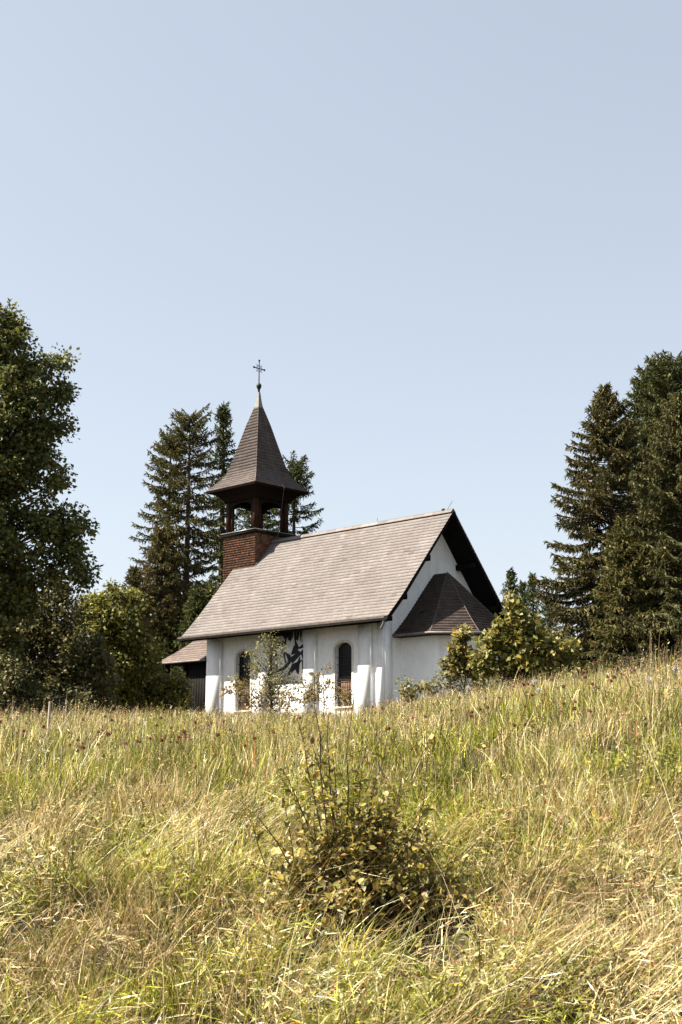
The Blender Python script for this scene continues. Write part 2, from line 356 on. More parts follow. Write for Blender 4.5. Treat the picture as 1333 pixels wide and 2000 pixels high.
for yy in (-0.03, LN+0.03): b2.poly([(p[0], yy, p[1]) for p in pr])
for yy in np.arange(0.4, LN, 0.9): b2.box(-0.20, -0.01, yy, yy+0.02, HE-0.052, HE-0.045)
b.build('fascia', M['black_wood'], roof)
b2.build('gutter', M['zinc_dark'], roof)
b = MB(); b.tube([(-0.10, 0.10, HE-0.12), (-0.10, 0.10, HE-0.30), (-0.04, 0.30, HE-0.50)], 0.05, 10, cap=True); b.build('downpipe', M['zinc'], roof)
for dx in (1.55, 3.05):
    for s_ in (-1, 1):
        b = MB(); x = CX + s_*dx; zz = roof_z(x) - TH*1.4
        b.box(x-0.11, x+0.11, 0.10, YN+0.1, zz-0.34, zz-0.10 + 0.0); b.build('purlin', M['black_wood'], roof)
for s_ in (-1, 1):
    b = MB(); x = CX + s_*3.95; b.box(x-0.09, x+0.09, 0.1, YN+0.1, HE-0.16, HE+0.02); b.build('purlin', M['black_wood'], roof)
# rafters under the visible eave
b = MB()
for yy in np.arange(0.5, LN-0.3, 0.72):
    b.prism([(0.10, yy, HE-0.12), (SIDE, yy, roof_z(SIDE)-0.32), (SIDE, yy, roof_z(SIDE)-0.19), (0.10, yy, HE-0.03)], (0, 0.09, 0))
b.build('rafters', M['dark_wood'], roof)
# lightning rods on the ridge
for q in ([(CX, 0.35, HR+0.05), (CX, 0.05, HR+0.42)], [(CX, 4.4, HR+0.06), (CX, 4.4, HR+0.26)]):
    b = MB(); b.tube(q, 0.009, 5); b.build('lightning_rod', M['iron'], roof)
b = MB(); b.box(CX-0.04, CX+0.04, 0.5, 0.62, HR+0.06, HR+0.15); b.build('ridge_clamp', M['iron'], roof)

# apse
AE, AZ, AR = [(1.56, YN), (1.56, -0.90), (2.95, -2.29), (5.62, -2.29), (7.01, -0.90), (7.01, YN)], 3.16, 5.95
am = MB(); AW = [(2.05, YN), (2.05, -0.70), (3.14, -1.80), (5.43, -1.80), (6.52, -0.70), (6.52, YN)]
for (xa, ya), (xb, yb) in zip(AW[:-1], AW[1:]): am.poly([(xa, ya, BZ), (xb, yb, BZ), (xb, yb, AZ+0.15), (xa, ya, AZ+0.15)])
apse = am.build('apse_wall', M['plaster'], chapel)
ar = MB(); RA, RB = (CX, YN, AR), (CX, 0.40, AR)
def flare_pt(e, top_, t):  # t 0 eave .. 1 top, slightly concave
    e = np.array([e[0], e[1], AZ]); p = e + (np.array(top_) - e)*t; p[2] -= 0.16*math.sin(math.pi*min(1, t*1.15))*(1-t); return p
tops = [RA, RB, RB, RB, RB, RA]
for i in range(5):
    for k in range(8):
        t0, t1 = k/8, (k+1)/8
        q = [flare_pt(AE[i], tops[i], t0), flare_pt(AE[i+1], tops[i+1], t0), flare_pt(AE[i+1], tops[i+1], t1), flare_pt(AE[i], tops[i], t1)]
        ar.poly(q); ar.poly([p - np.array([0, 0, 0.10]) for p in q][::-1])
    e0, e1 = AE[i], AE[i+1]
    ar.poly([(e0[0], e0[1], AZ), (e1[0], e1[1], AZ), (e1[0], e1[1], AZ-0.10), (e0[0], e0[1], AZ-0.10)])
for i, e in ((0, AE[0]), (5, AE[5])):
    pass
# closed soffit
ar.poly([(x, y_, AZ-0.104) for x, y_ in AE])
aroof = ar.build('apse_roof', M['black_wood'], chapel)
sm = MB()
for i in range(5):
    e0, e1 = np.array([*AE[i], AZ]), np.array([*AE[i+1], AZ]); t0_, t1_ = tops[i], tops[i+1]
    Ln = np.linalg.norm(e1-e0); ax = (e1-e0)/Ln; mid_t = (np.array(t0_)+np.array(t1_))/2
    foot = (e0+e1)/2; slope_len = math.sqrt(sum((mid_t - (e0 + ax*((mid_t-e0)@ax)))**2))
    def mk(i=i, Ln=Ln, sl_len=slope_len, t0_=t0_, t1_=t1_, e0=e0, ax=ax):
        off0 = (np.array(t0_) - e0) @ ax; off1 = (np.array(t1_) - e0) @ ax
        lf = lambda v: off0 * min(1, v/sl_len); rt = lambda v: Ln + (off1 - Ln) * min(1, v/sl_len)
        def s_(u, v):
            t = min(1, v/sl_len); a, bq = lf(v), rt(v); k = 0.5 if bq-a < 1e-5 else (u-a)/(bq-a)
            return flare_pt(AE[i], t0_, t)*(1-k) + flare_pt(AE[i+1], t1_, t)*k
        return s_, lf, rt
    s_, lf, rt = mk()
    shingles(sm, s_, slope_len-0.02, 20, lf, rt, 0.24, r, 0.020, 0.014, 0.13, base=(0.32, 0.27, 0.255))
sm.build('shingles', M['slate'], aroof)
b = MB()
for i in range(5):
    for j in (0, 1):
        pass
gut = [(x + (x-CX)*0.03, y_ - 0.07, AZ-0.05) for x, y_ in AE]
b.tube(gut, 0.055, 8); b.build('gutter', M['zinc_dark'], aroof)
b = MB(); b.tube([(5.2, -2.38, AZ-0.06), (5.3, -2.34, AZ-0.25), (5.75, -2.0, AZ-0.55)], 0.045, 8); b.build('downpipe', M['zinc'], aroof)
hp = MB()
for i in (1, 2, 3, 4):
    hp.tube([flare_pt(AE[i], RB, t) + np.array([0, 0, 0.02]) for t in np.linspace(0, 1, 9)], 0.022, 5, col=(.6,.52,.48))
hp.build('hip_cap', M['slate'], aroof)

# porch at the far end
PE, PZ = [(0.80, YF+0.02), (0.80, 15.68), (7.77, 15.68), (7.77, YF+0.02)], 2.74
PRA, PRB = (CX, YF+0.02, 5.9), (CX, 13.3, 5.9)
def pflare(e, top_, t):
    e = np.array([e[0], e[1], PZ]); p = e + (np.array(top_)-e)*t; p[2] -= 0.55*t*(1-t)**1.2*2; return p
ptops = [PRA, PRB, PRB, PRA]; pm = MB(); sm = MB()
for i in range(3):
    for k in range(8):
        t0, t1 = k/8, (k+1)/8
        q = [pflare(PE[i], ptops[i], t0), pflare(PE[i+1], ptops[i+1], t0), pflare(PE[i+1], ptops[i+1], t1), pflare(PE[i], ptops[i], t1)]
        pm.poly(q[::-1]); pm.poly([p - np.array([0, 0, 0.10]) for p in q])
    e0, e1 = PE[i], PE[i+1]
    pm.poly([(e0[0], e0[1], PZ), (e1[0], e1[1], PZ), (e1[0], e1[1], PZ-0.10), (e0[0], e0[1], PZ-0.10)])
    # shingle rows, run from right to left so that their normals face outwards
    ea, eb, ta, tb = np.array([*PE[i+1], PZ]), np.array([*PE[i], PZ]), ptops[i+1], ptops[i]
    def mk(ea=ea, eb=eb, ta=ta, tb=tb, i=i):
        Ln = np.linalg.norm(eb-ea); ax = (eb-ea)/Ln; sl_len = 4.4
        oa, ob = (np.array(ta)-ea) @ ax, (np.array(tb)-ea) @ ax
        lf = lambda v: oa*min(1, v/sl_len); rt = lambda v: Ln + (ob-Ln)*min(1, v/sl_len)
        def s_(u, v):
            t = min(1, v/sl_len); a, bq = lf(v), rt(v); k = 0.5 if bq-a < 1e-5 else (u-a)/(bq-a)
            return pflare(PE[i+1], ta, t)*(1-k) + pflare(PE[i], tb, t)*k
        return s_, lf, rt
    s_, lf, rt = mk(); shingles(sm, s_, 4.38, 20, lf, rt, 0.26, r, 0.02, 0.014, 0.10, base=(0.76, 0.67, 0.63))
proof = pm.build('porch_roof', M['black_wood'], chapel); sm.build('shingles', M['slate'], proof)
b = MB(); b.tube([(0.74, YF+0.1, PZ-0.05), (0.74, 15.72, PZ-0.05), (7.8, 15.75, PZ-0.05)], 0.05, 8); b.build('gutter', M['zinc_dark'], proof)
for x, yy in ((1.15, 15.3), (3.2, 15.3), (5.4, 15.3), (7.4, 15.3), (1.15, 13.9)):
    b = MB(); b.box(x-0.09, x+0.09, yy-0.09, yy+0.09, BZ, PZ-0.1); b.build('porch_post', M['dark_wood'], chapel)
b = MB()
for i in range(11): b.box(1.16, 1.19, YF+0.05+i*0.19, YF+0.225+i*0.19, BZ, PZ-0.1)
b.build('porch_boards', M['black_wood'], chapel); b = MB()
for i in range(18): b.box(7.35, 7.38, YF+0.05+i*0.19, YF+0.225+i*0.19, BZ, PZ-0.1)
b.build('porch_boards', M['black_wood'], chapel)
b = MB(); b.box(1.2, 7.3, YF+0.05, 15.3, BZ, BZ+0.8); b.build('porch_floor', M['surround'], chapel)

# bell tower
TX, TY, TW = CX, 12.46, 1.15
tw = MB(); tw.box(TX-TW, TX+TW, TY-TW, TY+TW, 4.6, 9.02)
tower = tw.build('tower', M['dark_wood'], chapel)
sm = MB()
for i in range(4):
    a = i*math.pi/2; c_, s2 = round(math.cos(a)), round(math.sin(a))
    def f_(u, v, c_=c_, s2=s2):
        x, y_ = u - TW, -TW - 0.004; return (TX + x*c_ - y_*s2, TY + x*s2 + y_*c_, 5.0 + v)
    shingles(sm, f_, 3.98, 34, lambda v: -0.02, lambda v: 2*TW+0.02, 0.105, r, 0.016, 0.012, 0.30, hue=0.08)
sm.build('wood_shingles', M['wood_shingle'], tower)
b = MB(); b.box(TX-TW-0.10, TX+TW+0.10, TY-TW-0.10, TY+TW+0.10, 8.90, 9.06); b.build('cornice', M['black_wood'], tower)
b = MB(); b.box(TX-TW-0.13, TX+TW+0.13, TY-TW-0.13, TY+TW+0.13, 9.063, 9.10); b.build('sill_flashing', M['zinc'], tower)
HB = TW - 0.02
for sx in (-1, 1):
    for sy in (-1, 1):
        b = MB(); x, yy = TX + sx*(HB-0.15), TY + sy*(HB-0.15); b.box(x-0.115, x+0.115, yy-0.115, yy+0.115, 9.102, 11.0)
        b.build('belfry_post', M['post_wood'], tower)
        b = MB()
        for (qx, qy) in ((sx, 0), (0, sy)):
            xx, yq = (TX + sx*(HB-0.15) - sx*0.25*abs(qx), TY + sy*(HB-0.15) - sy*0.25*abs(qy))
            b.box(xx-0.05, xx+0.05, yq-0.05, yq+0.05, 9.102, 10.6)
        b.build('belfry_stud', M['post_wood'], tower)
# arched headers between the posts
for i in range(4):
    a = i*math.pi/2; c_, s2 = round(math.cos(a)), round(math.sin(a)); b = MB(); hw = HB-0.30
    ap = [(-hw*math.cos(t), 10.12 + 0.45*math.sin(t)) for t in np.linspace(0, math.pi, 13)]
    T = lambda x, y_, z: (TX + x*c_ - y_*s2, TY + x*s2 + y_*c_, z)
    for (xa, za), (xb, zb) in zip(ap[:-1], ap[1:]):
        b.prism([T(xa, -HB+0.06, za), T(xb, -HB+0.06, zb), T(xb, -HB+0.06, 11.0), T(xa, -HB+0.06, 11.0)], np.array(T(0, 0.12, 0)) - np.array(T(0, 0, 0)))
    b.build('belfry_arch', M['dark_wood'], tower)
SP = [(1.82, 11.23), (1.60, 11.46), (1.30, 11.80), (1.10, 12.12), (1.02, 12.36), (0.72, 13.50), (0.42, 14.68), (0.14, 15.62)]
spm = MB()
for (h0, z0), (h1, z1) in zip(SP[:-1], SP[1:]):
    c0 = [(TX-h0, TY-h0, z0), (TX+h0, TY-h0, z0), (TX+h0, TY+h0, z0), (TX-h0, TY+h0, z0)]
    c1 = [(TX-h1, TY-h1, z1), (TX+h1, TY-h1, z1), (TX+h1, TY+h1, z1), (TX-h1, TY+h1, z1)]
    for i in range(4): spm.poly([c0[i], c0[(i+1) % 4], c1[(i+1) % 4], c1[i]])
# coved soffit
cov = [(1.82, 11.23), (1.80, 11.14), (1.52, 11.07), (1.30, 10.92), (1.15, 10.66), (1.0, 10.66)]
for (h0, z0), (h1, z1) in zip(cov[:-1], cov[1:]):
    c0 = [(TX-h0, TY-h0, z0), (TX+h0, TY-h0, z0), (TX+h0, TY+h0, z0), (TX-h0, TY+h0, z0)]
    c1 = [(TX-h1, TY-h1, z1), (TX+h1, TY-h1, z1), (TX+h1, TY+h1, z1), (TX-h1, TY+h1, z1)]
    for i in range(4): spm.poly([c1[i], c1[(i+1) % 4], c0[(i+1) % 4], c0[i]])
spm.poly([(TX-1.0, TY-1.0, 10.9), (TX-1.0, TY+1.0, 10.9), (TX+1.0, TY+1.0, 10.9), (TX+1.0, TY-1.0, 10.9)])
spire = spm.build('spire', M['dark_wood'], chapel)
ss = [0]
for (h0, z0), (h1, z1) in zip(SP[:-1], SP[1:]): ss.append(ss[-1] + math.hypot(h0-h1, z1-z0))
hs_, zs_ = [p[0] for p in SP], [p[1] for p in SP]; sm = MB()
for i in range(4):
    a = i*math.pi/2; c_, s2 = round(math.cos(a)), round(math.sin(a))
    def f_(u, v, c_=c_, s2=s2):
        h = float(np.interp(v, ss, hs_)); z = float(np.interp(v, ss, zs_)); x, y_ = u, -h
        return (TX + x*c_ - y_*s2, TY + x*s2 + y_*c_, z)
    H_ = lambda v: float(np.interp(v, ss, hs_))
    shingles(sm, f_, ss[-1]-0.02, 27, lambda v: -H_(v)-0.01, lambda v: H_(v)+0.01, 0.26, r, 0.012, 0.010, 0.10, base=(0.56, 0.51, 0.49))
sm.build('shingles', M['slate'], spire)
b = MB()
for sx in (-1, 1):
    for sy in (-1, 1): b.tube([(TX+sx*h, TY+sy*h, z+0.01) for h, z in SP], 0.020, 5, col=(.75,.68,.65))
b.build('hip_cap', M['slate'], spire)
b = MB(); prof2 = [(0.17, 15.50), (0.13, 15.75), (0.085, 16.1), (0.055, 16.4)]
for (h0, z0), (h1, z1) in zip(prof2[:-1], prof2[1:]):
    c0 = [(TX-h0, TY-h0, z0), (TX+h0, TY-h0, z0), (TX+h0, TY+h0, z0), (TX-h0, TY+h0, z0)]
    c1 = [(TX-h1, TY-h1, z1), (TX+h1, TY-h1, z1), (TX+h1, TY+h1, z1), (TX-h1, TY+h1, z1)]
    for i in range(4): b.poly([c0[i], c0[(i+1) % 4], c1[(i+1) % 4], c1[i]])
b.build('spire_cap', M['zinc'], spire)
b = MB(); b.lathe([(0.05, 16.38), (0.06, 16.55), (0.10, 16.62), (0.135, 16.72), (0.13, 16.78), (0.08, 16.86), (0.03, 16.90)], TX, TY, 16); b.build('finial', M['copper'], spire, smooth=True)
cz = 17.66; b = MB()
b.tube([(TX, TY, 16.86), (TX, TY, 18.10)], [0.030, 0.022], 6)
b.tube([(TX-0.36, TY, cz), (TX+0.36, TY, cz)], 0.028, 6)
b.tube([(TX+0.17*math.cos(t), TY, cz+0.17*math.sin(t)) for t in np.linspace(0, 2*math.pi, 17)], 0.014, 5, cap=False)
for a in (45, 135, 225, 315):
    ca, sa = math.cos(rad(a)), math.sin(rad(a)); b.tube([(TX+0.10*ca, TY, cz+0.10*sa), (TX+0.27*ca, TY, cz+0.27*sa)], 0.014, 5)
for x, z in ((-0.36, cz), (0.36, cz), (0, 18.08)): b.box(TX+x-0.045, TX+x+0.045, TY-0.02, TY+0.02, z-0.045, z+0.045)
b.build('cross', M['iron'], spire)
b = MB()
wire = [(TX+0.05, TY-0.16, 15.7)] + [(TX+0.05, TY-float(np.interp(z, zs_, hs_))-0.05, z) for z in np.arange(15.4, 11.2, -0.35)] + [(TX+0.05, TY-1.88, 11.2), (4.75, TY-TW-0.08, 10.2), (4.6, TY-TW-0.10, 9.6), (4.55, TY-TW-0.17, 9.1), (4.3, TY-TW-0.06, 8.5), (3.4, TY-TW-0.08, 7.75), (3.0, TY-TW-0.1, roof_z(3.0)+0.07)]
b.tube(wire, 0.008, 5); b.build('lightning_wire', M['zinc_dark'], tower)
b = MB(); b.tube([(TX-1.0, TY+0.15, 10.35), (TX+1.0, TY+0.15, 10.35)], 0.06, 6)
bell = b.build('bell_yoke', M['black_wood'], tower)
b = MB(); b.lathe([(0.03, 10.33), (0.12, 10.27), (0.17, 10.15), (0.19, 9.95), (0.24, 9.76), (0.31, 9.66), (0.27, 9.66), (0.15, 9.95), (0.0, 10.1)], TX, TY+0.15, 20); b.build('bell', M['iron'], bell, smooth=True)

# ------------------------------------------------------------------ trees
LEAF_V = [(0, 0, 0), (0.36, 0.42, 0.07), (0, 1, -0.05), (-0.36, 0.42, 0.07)]
LEAF_F = [(0, 1, 2, 3)]
TWIG_V = [(0, 0, 0), (0.5, 0.35, 0), (0, 1, 0), (-0.5, 0.35, 0), (0, 0, 0), (0, 0.35, 0.4), (0, 1, 0), (0, 0.35, -0.4)]
TWIG_F = [(0, 1, 2, 3), (4, 5, 6, 7)]
def frames(dirs, up, length, width):
    """(N,3,3) matrices: x across, y along dirs (length), z normal"""
    y = dirs / (np.linalg.norm(dirs, axis=1)[:, None] + 1e-9)
    x = np.cross(y, up); x /= np.linalg.norm(x, axis=1)[:, None] + 1e-9; z = np.cross(x, y)
    return np.stack([x*width[:, None], y*length[:, None], z*width[:, None]], axis=2)

def spruce(name, px, tipy, d, R, seed, crown_start=0.12, col=(0.088, 0.104, 0.034), label='', group=None, blunt=0.0, sparse=1.0, power=0.75, dens=1.0, lean=0.0, cat='spruce tree'):
    r = rng(seed); tip = spot(px, tipy, d); x0, y0 = float(tip[0]), d; z0 = float(GH(x0, y0)) - 0.1; H = tip[2] - z0
    root = empty(name, (x0, y0, z0)); tag(root, label, cat, group)
    tb = MB(); n = 14; hz = np.linspace(0, H*0.985, n); bend = np.cumsum(r.normal(0, 0.02*H/20, (n, 2)), 0); bend -= bend[-1]
    bend[:, 0] += lean*(1-hz/H)
    path = np.column_stack([bend, hz]); rr = 0.016*H*(1-hz/H)**0.8 + 0.012
    tb.tube(path, rr, 8)
    O, D, Ln, Wd, C = [], [], [], [], []
    z = crown_start*H; lop = r.uniform(0, 6.28, 3)
    while z < H*0.985:
        f = (z/H - crown_start)/(1-crown_start); base_L = R*max((1-f), 0)**power
        if blunt > 0: base_L = max(base_L, R*blunt*(1 if f < 0.93 else 0.6)) if f > 0.5 else base_L
        base_L = max(base_L, 0.07)
        nb = r.integers(4, 7); a0 = r.uniform(0, 6.28)
        for k in range(nb):
            if r.random() > sparse: continue
            az = a0 + k*2*np.pi/nb + r.normal(0, 0.22)
            L = base_L * r.uniform(0.72, 1.12) * (1 + 0.14*math.sin(az*2+lop[0]+f*7) + 0.08*math.sin(az*3+lop[1]-f*13))
            e0 = np.interp(f, [0, 0.4, 0.8, 1], [-0.25, -0.02, 0.35, 0.9]) + r.normal(0, 0.10)
            droop = np.interp(f, [0, 0.5, 1], [0.24, 0.22, 0.0]) * L
            m = max(5, int(L/0.11*dens)); t = np.linspace(0.04, 1, m)
            px_ = np.interp(z, hz, path[:, 0]); py_ = np.interp(z, hz, path[:, 1])
            out = np.array([math.cos(az), math.sin(az)])
            rad_ = L*t*math.cos(e0*0.6); zz = z + r.normal(0, 0.08) + L*t*math.sin(e0) - droop*np.sin(np.pi*np.clip(t*0.62, 0, 1))*1.2 + 0.20*droop*t**3
            P = np.column_stack([px_ + out[0]*rad_, py_ + out[1]*rad_, zz])
            if L > 0.7: tb.tube(P[::max(1, m//5)], np.linspace(0.014+0.007*L, 0.006, len(P[::max(1, m//5)])), 4, cap=False)
            T = np.gradient(P, axis=0); T /= np.linalg.norm(T, axis=1)[:, None]
            side = np.array([-out[1], out[0], 0])
            keep = t > (0.22 if L > 1.2 else 0.0); idx = np.where(keep)[0]
            # twigs along the branch axis
            for sgn in (-1, 1):
                tt = t[idx]; q = len(idx); ln = (0.20 + 0.62*L*0.32*(1-tt)**0.6)*r.uniform(0.6, 1.25, q); ln = np.minimum(ln, 0.75)*min(1.0, 0.42 + L*0.45)
                dr = T[idx]*r.uniform(0.5, 0.95, (q, 1)) + sgn*side*r.uniform(0.5, 1.0, (q, 1)); dr[:, 2] -= r.uniform(0.05, 0.50, q)
                O.append(P[idx]); D.append(dr); Ln.append(ln); Wd.append(ln*0.0 + r.uniform(0.055, 0.095, q)); C.append(np.full(q, 0.85))
                # hanging twiglets on those side twigs
                for h_ in range(2):
                    s_ = r.uniform(0.25, 0.95, q); oo = P[idx] + dr/np.linalg.norm(dr, axis=1)[:, None]*ln[:, None]*s_[:, None]
                    d2 = dr*0.45 + r.normal(0, 0.35, (q, 3)); d2[:, 2] -= r.uniform(0.2, 1.0, q)
                    O.append(oo); D.append(d2); Ln.append(r.uniform(0.14, 0.30, q)); Wd.append(r.uniform(0.05, 0.085, q)); C.append(np.full(q, 1.0))
            O.append(P[idx]); D.append(T[idx] + r.normal(0, 0.2, (len(idx), 3))); Ln.append(r.uniform(0.2, 0.34, len(idx))); Wd.append(r.uniform(0.06, 0.10, len(idx))); C.append(np.full(len(idx), 0.9))
            # fresh tip
            O.append(P[-1:]); D.append(T[-1:] + np.array([[0, 0, 0.15]])); Ln.append(np.array([0.25])); Wd.append(np.array([0.07])); C.append(np.array([1.25]))
        z += np.interp(f, [0, 1], [0.42, 0.17]) * (H/16)**0.5 * r.uniform(0.75, 1.25) / max(dens, 0.6)
    O.append(np.column_stack([np.interp(np.linspace(.9, 1, 12)*H, hz, path[:, 0]), np.interp(np.linspace(.9, 1, 12)*H, hz, path[:, 1]), np.linspace(.9, 1, 12)*H-0.25]))
    D.append(np.column_stack([r.normal(0, .25, (12, 2)), np.ones(12)])); Ln.append(np.full(12, 0.3)); Wd.append(np.full(12, 0.07)); C.append(np.ones(12))
    O, D, Ln, Wd, C = np.vstack(O), np.vstack(D), np.concatenate(Ln), np.concatenate(Wd), np.concatenate(C)
    up = np.tile([0, 0, 1.0], (len(O), 1)) + r.normal(0, 0.35, (len(O), 3))
    cc = np.array(col)[None]*(C*r.uniform(0.65, 1.45, len(O)))[:, None]
    warm = r.random(len(O)) < 0.10; cc[warm] *= np.array([1.7, 1.25, 0.9])
    cb = MB(); cb.inst(TWIG_V, TWIG_F, O, frames(D, up, Ln, Wd), cc)
    tb.build('trunk', M['bark'], root); cb.build('crown', M['needles'], root)
    return root

def broadleaf(name, d, blobs, seed, leaf=0.12, nclump=260, per=60, col=(0.075, 0.085, 0.028), label='', cat='tree', group=None, trunk_px=None, clump_r=0.55, limbs=True, depth=0.9, warmf=0.15, trunk_r=None, flat=0.75):
    r = rng(seed); pxm = F_PX/d
    cs = np.array([[*spot(b[0], b[1], d)] for b in blobs]); rs = np.array([b[2]/pxm for b in blobs])
    bx = spot(trunk_px if trunk_px is not None else np.mean([b[0] for b in blobs]), 1300, d)[0]; z0 = float(GH(bx, d)) - 0.1
    root = empty(name, (bx, d, z0)); tag(root, label, cat, group)
    base = np.array([bx, d, z0]); cs = cs - base
    w = rs**2; w /= w.sum(); k = r.choice(len(blobs), nclump, p=w)
    v = r.normal(size=(nclump, 3)); v /= np.linalg.norm(v, axis=1)[:, None]
    ctr = cs[k] + v*(rs[k]*r.uniform(0.25, 1, nclump)**0.45)[:, None]*np.array([1, depth, 1])
    ctr = ctr[ctr[:, 2] > 0.15]; nclump = len(ctr)
    tb = MB(); H = ctr[:, 2].max(); R0 = trunk_r or 0.022*H + 0.02
    top = np.array([np.average(cs[:, 0], weights=rs), 0, H*0.86]); n = 8; tt = np.linspace(0, 1, n)
    tp = np.outer(tt, top)*1.0; tp[:, 0] = top[0]*tt**2; tp[1:-1, :2] += r.normal(0, 0.012*H, (n-2, 2))
    tb.tube(tp, R0*(1-tt*0.85), 9)
    if limbs:
        sel = ctr if nclump < 160 else ctr[r.choice(nclump, 160, replace=False)]
        for c in sel:
            s0 = np.clip((c[2] - 0.45*np.linalg.norm(c[:2]-top[:2]*0.5))/max(top[2], .1)*0.85, 0.12, 0.95)
            st = np.array([np.interp(s0, tt, tp[:, j]) for j in range(3)]); mid = (st+c)/2 + np.array([*(r.normal(0, 0.06, 2)*np.linalg.norm(c-st)), 0.10*np.linalg.norm(c-st)])
            m2 = (mid+c)/2 + r.normal(0, 0.04, 3)*np.linalg.norm(c-st)
            q = R0*0.28; tb.tube([st, (st+mid)/2 + r.normal(0, .02, 3), mid, m2, c], [q, q*.7, q*.5, q*.3, q*.12], 5, cap=False)
    N = nclump*per; ci = np.repeat(np.arange(nclump), per)
    cr = clump_r*r.uniform(0.55, 1.35, nclump)
    v = r.normal(size=(N, 3)); v /= np.linalg.norm(v, axis=1)[:, None]
    o = ctr[ci] + v*(cr[ci]*r.uniform(0, 1, N)**0.5)[:, None]*np.array([1, 1, flat]); ok = o[:, 2] > 0.03; o = o[ok]; v = v[ok]; ci = ci[ok]; N = len(o)
    dr = v*0.6 + r.normal(0, 0.7, (N, 3)); dr[:, 2] -= 0.25
    up = np.tile([0, 0, 1.0], (N, 1)) + r.normal(0, 0.6, (N, 3)) + v*0.3
    ln = leaf*r.uniform(0.6, 1.35, N); tone = r.uniform(0.8, 1.2, nclump)
    cc = np.array(col)[None]*(tone[ci]*r.uniform(0.7, 1.35, N))[:, None]
    warm = r.random(N) < warmf; cc[warm] *= np.array([1.6, 1.2, 0.8])
    cb = MB(); cb.inst(LEAF_V, LEAF_F, o, frames(dr, up, ln, ln*1.05), cc)
    tb.build('trunk', M['bark'], root); cb.build('crown', M['leaves'], root)
    return root

# left side
broadleaf('maple_tree', 42, [(-12,598,36),(-20,645,60),(28,690,60),(85,745,70),(15,790,105),(95,850,48),(60,935,85),(135,1045,55),(60,1080,90),(-60,900,150),(-60,1100,150),(140,1105,46),(-30,1190,100)], 11,
          leaf=0.15, nclump=600, per=95, col=(0.105, 0.115, 0.032), label='tall dark maple tree filling the left edge of the picture', cat='tree', trunk_px=-60, clump_r=0.50)
broadleaf('understory_tree', 46, [(90,1200,62),(40,1275,90),(130,1290,75),(-40,1290,100),(175,1335,55),(110,1150,30)], 12, leaf=0.14, nclump=330, per=80, col=(0.097, 0.092, 0.034),
          label='low dark tree under the tall maple at the left edge', cat='tree', trunk_px=60, clump_r=0.5)
broadleaf('hazel_bush', 40, [(15,1330,52),(-50,1345,70),(90,1362,34),(150,1375,30),(30,1375,60)], 13, leaf=0.11, nclump=150, per=80, col=(0.106, 0.103, 0.041),
          label='low hazel bush at the foot of the tall maple, behind the meadow edge', cat='bush', trunk_px=20, clump_r=0.36)
broadleaf('round_leafy_tree', 54, [(225,1195,56),(195,1255,56),(250,1285,66),(205,1335,60),(180,1190,30)], 14, leaf=0.15, nclump=330, per=80, col=(0.135, 0.135, 0.028),
          label='round yellow-green leafy tree between the tall maple and the spruces', cat='tree', trunk_px=220, clump_r=0.5)
broadleaf('porch_bush', 55, [(335,1342,22),(308,1348,28),(352,1336,15),(275,1360,26),(342,1364,24)], 15, leaf=0.12, nclump=90, per=80, col=(0.142, 0.143, 0.036),
          label='sunlit leafy bush beside the dark porch of the chapel', cat='bush', trunk_px=325, clump_r=0.35)
broadleaf('leafy_tree', 70, [(395,1180,36),(360,1225,48),(420,1170,30),(340,1290,50)], 16, leaf=0.15, nclump=160, per=70, col=(0.121, 0.129, 0.036),
          label='leafy tree showing just above the left slope of the chapel roof', cat='tree', trunk_px=380, clump_r=0.55)
for i, (px, py, rr, lab) in enumerate([(60,1230,110,'dark forest tree at the far left behind the low tree'), (180,1290,90,'dark forest tree behind the round yellow-green tree'), (270,1270,95,'dark forest tree behind the small spruce'), (360,1290,90,'dark forest tree seen past the porch eave')]):
    broadleaf('forest_tree', 84+i*2, [(px, py, rr*0.8), (px-20, py+70, rr*0.9), (px+30, py+80, rr*0.8)], 30+i, leaf=0.22, nclump=170, per=55, col=(0.064, 0.068, 0.026), label=lab, cat='tree', clump_r=0.9, limbs=False, group='dark trees at the forest edge')
G = 'spruces left of and behind the tower'
spruce('spruce_tree', 372, 812, 72, 3.0, 41, crown_start=0.34, blunt=0.48, sparse=0.78, power=0.40, label='tall blunt-topped spruce left of the bell tower with a bare lower trunk', group=G, col=(0.111, 0.106, 0.036))
spruce('spruce_tree', 335, 850, 74, 2.6, 42, crown_start=0.36, blunt=0.48, sparse=0.76, power=0.42, label='broken-topped spruce standing just left of the tall blunt-topped one', group=G, col=(0.111, 0.106, 0.036))
spruce('spruce_tree', 438, 783, 78, 1.9, 43, crown_start=0.24, sparse=0.9, power=0.62, label='slender pointed spruce directly left of the spire', group=G)
spruce('spruce_tree', 574, 903, 80, 2.7, 44, crown_start=0.30, blunt=0.55, sparse=0.75, power=0.45, label='spruce behind the belfry with branches showing right of the spire', group=G)
spruce('spruce_tree', 316, 1032, 70, 3.6, 45, crown_start=0.02, power=0.75, label='medium spruce in front of the tall blunt-topped one', group=G, col=(0.135, 0.116, 0.043))
spruce('spruce_tree', 262, 1106, 68, 2.5, 46, crown_start=0.02, power=0.8, label='small spruce beside the round yellow-green tree', group=G, col=(0.135, 0.116, 0.043))
spruce('spruce_tree', 385, 1150, 66, 2.3, 47, crown_start=0.05, power=0.8, label='small dark spruce behind the left end of the chapel roof', group=G)
spruce('spruce_tree', 508, 852, 83, 2.8, 49, crown_start=0.2, sparse=0.95, power=0.5, label='spruce straight behind the belfry, seen through its openings', group=G)
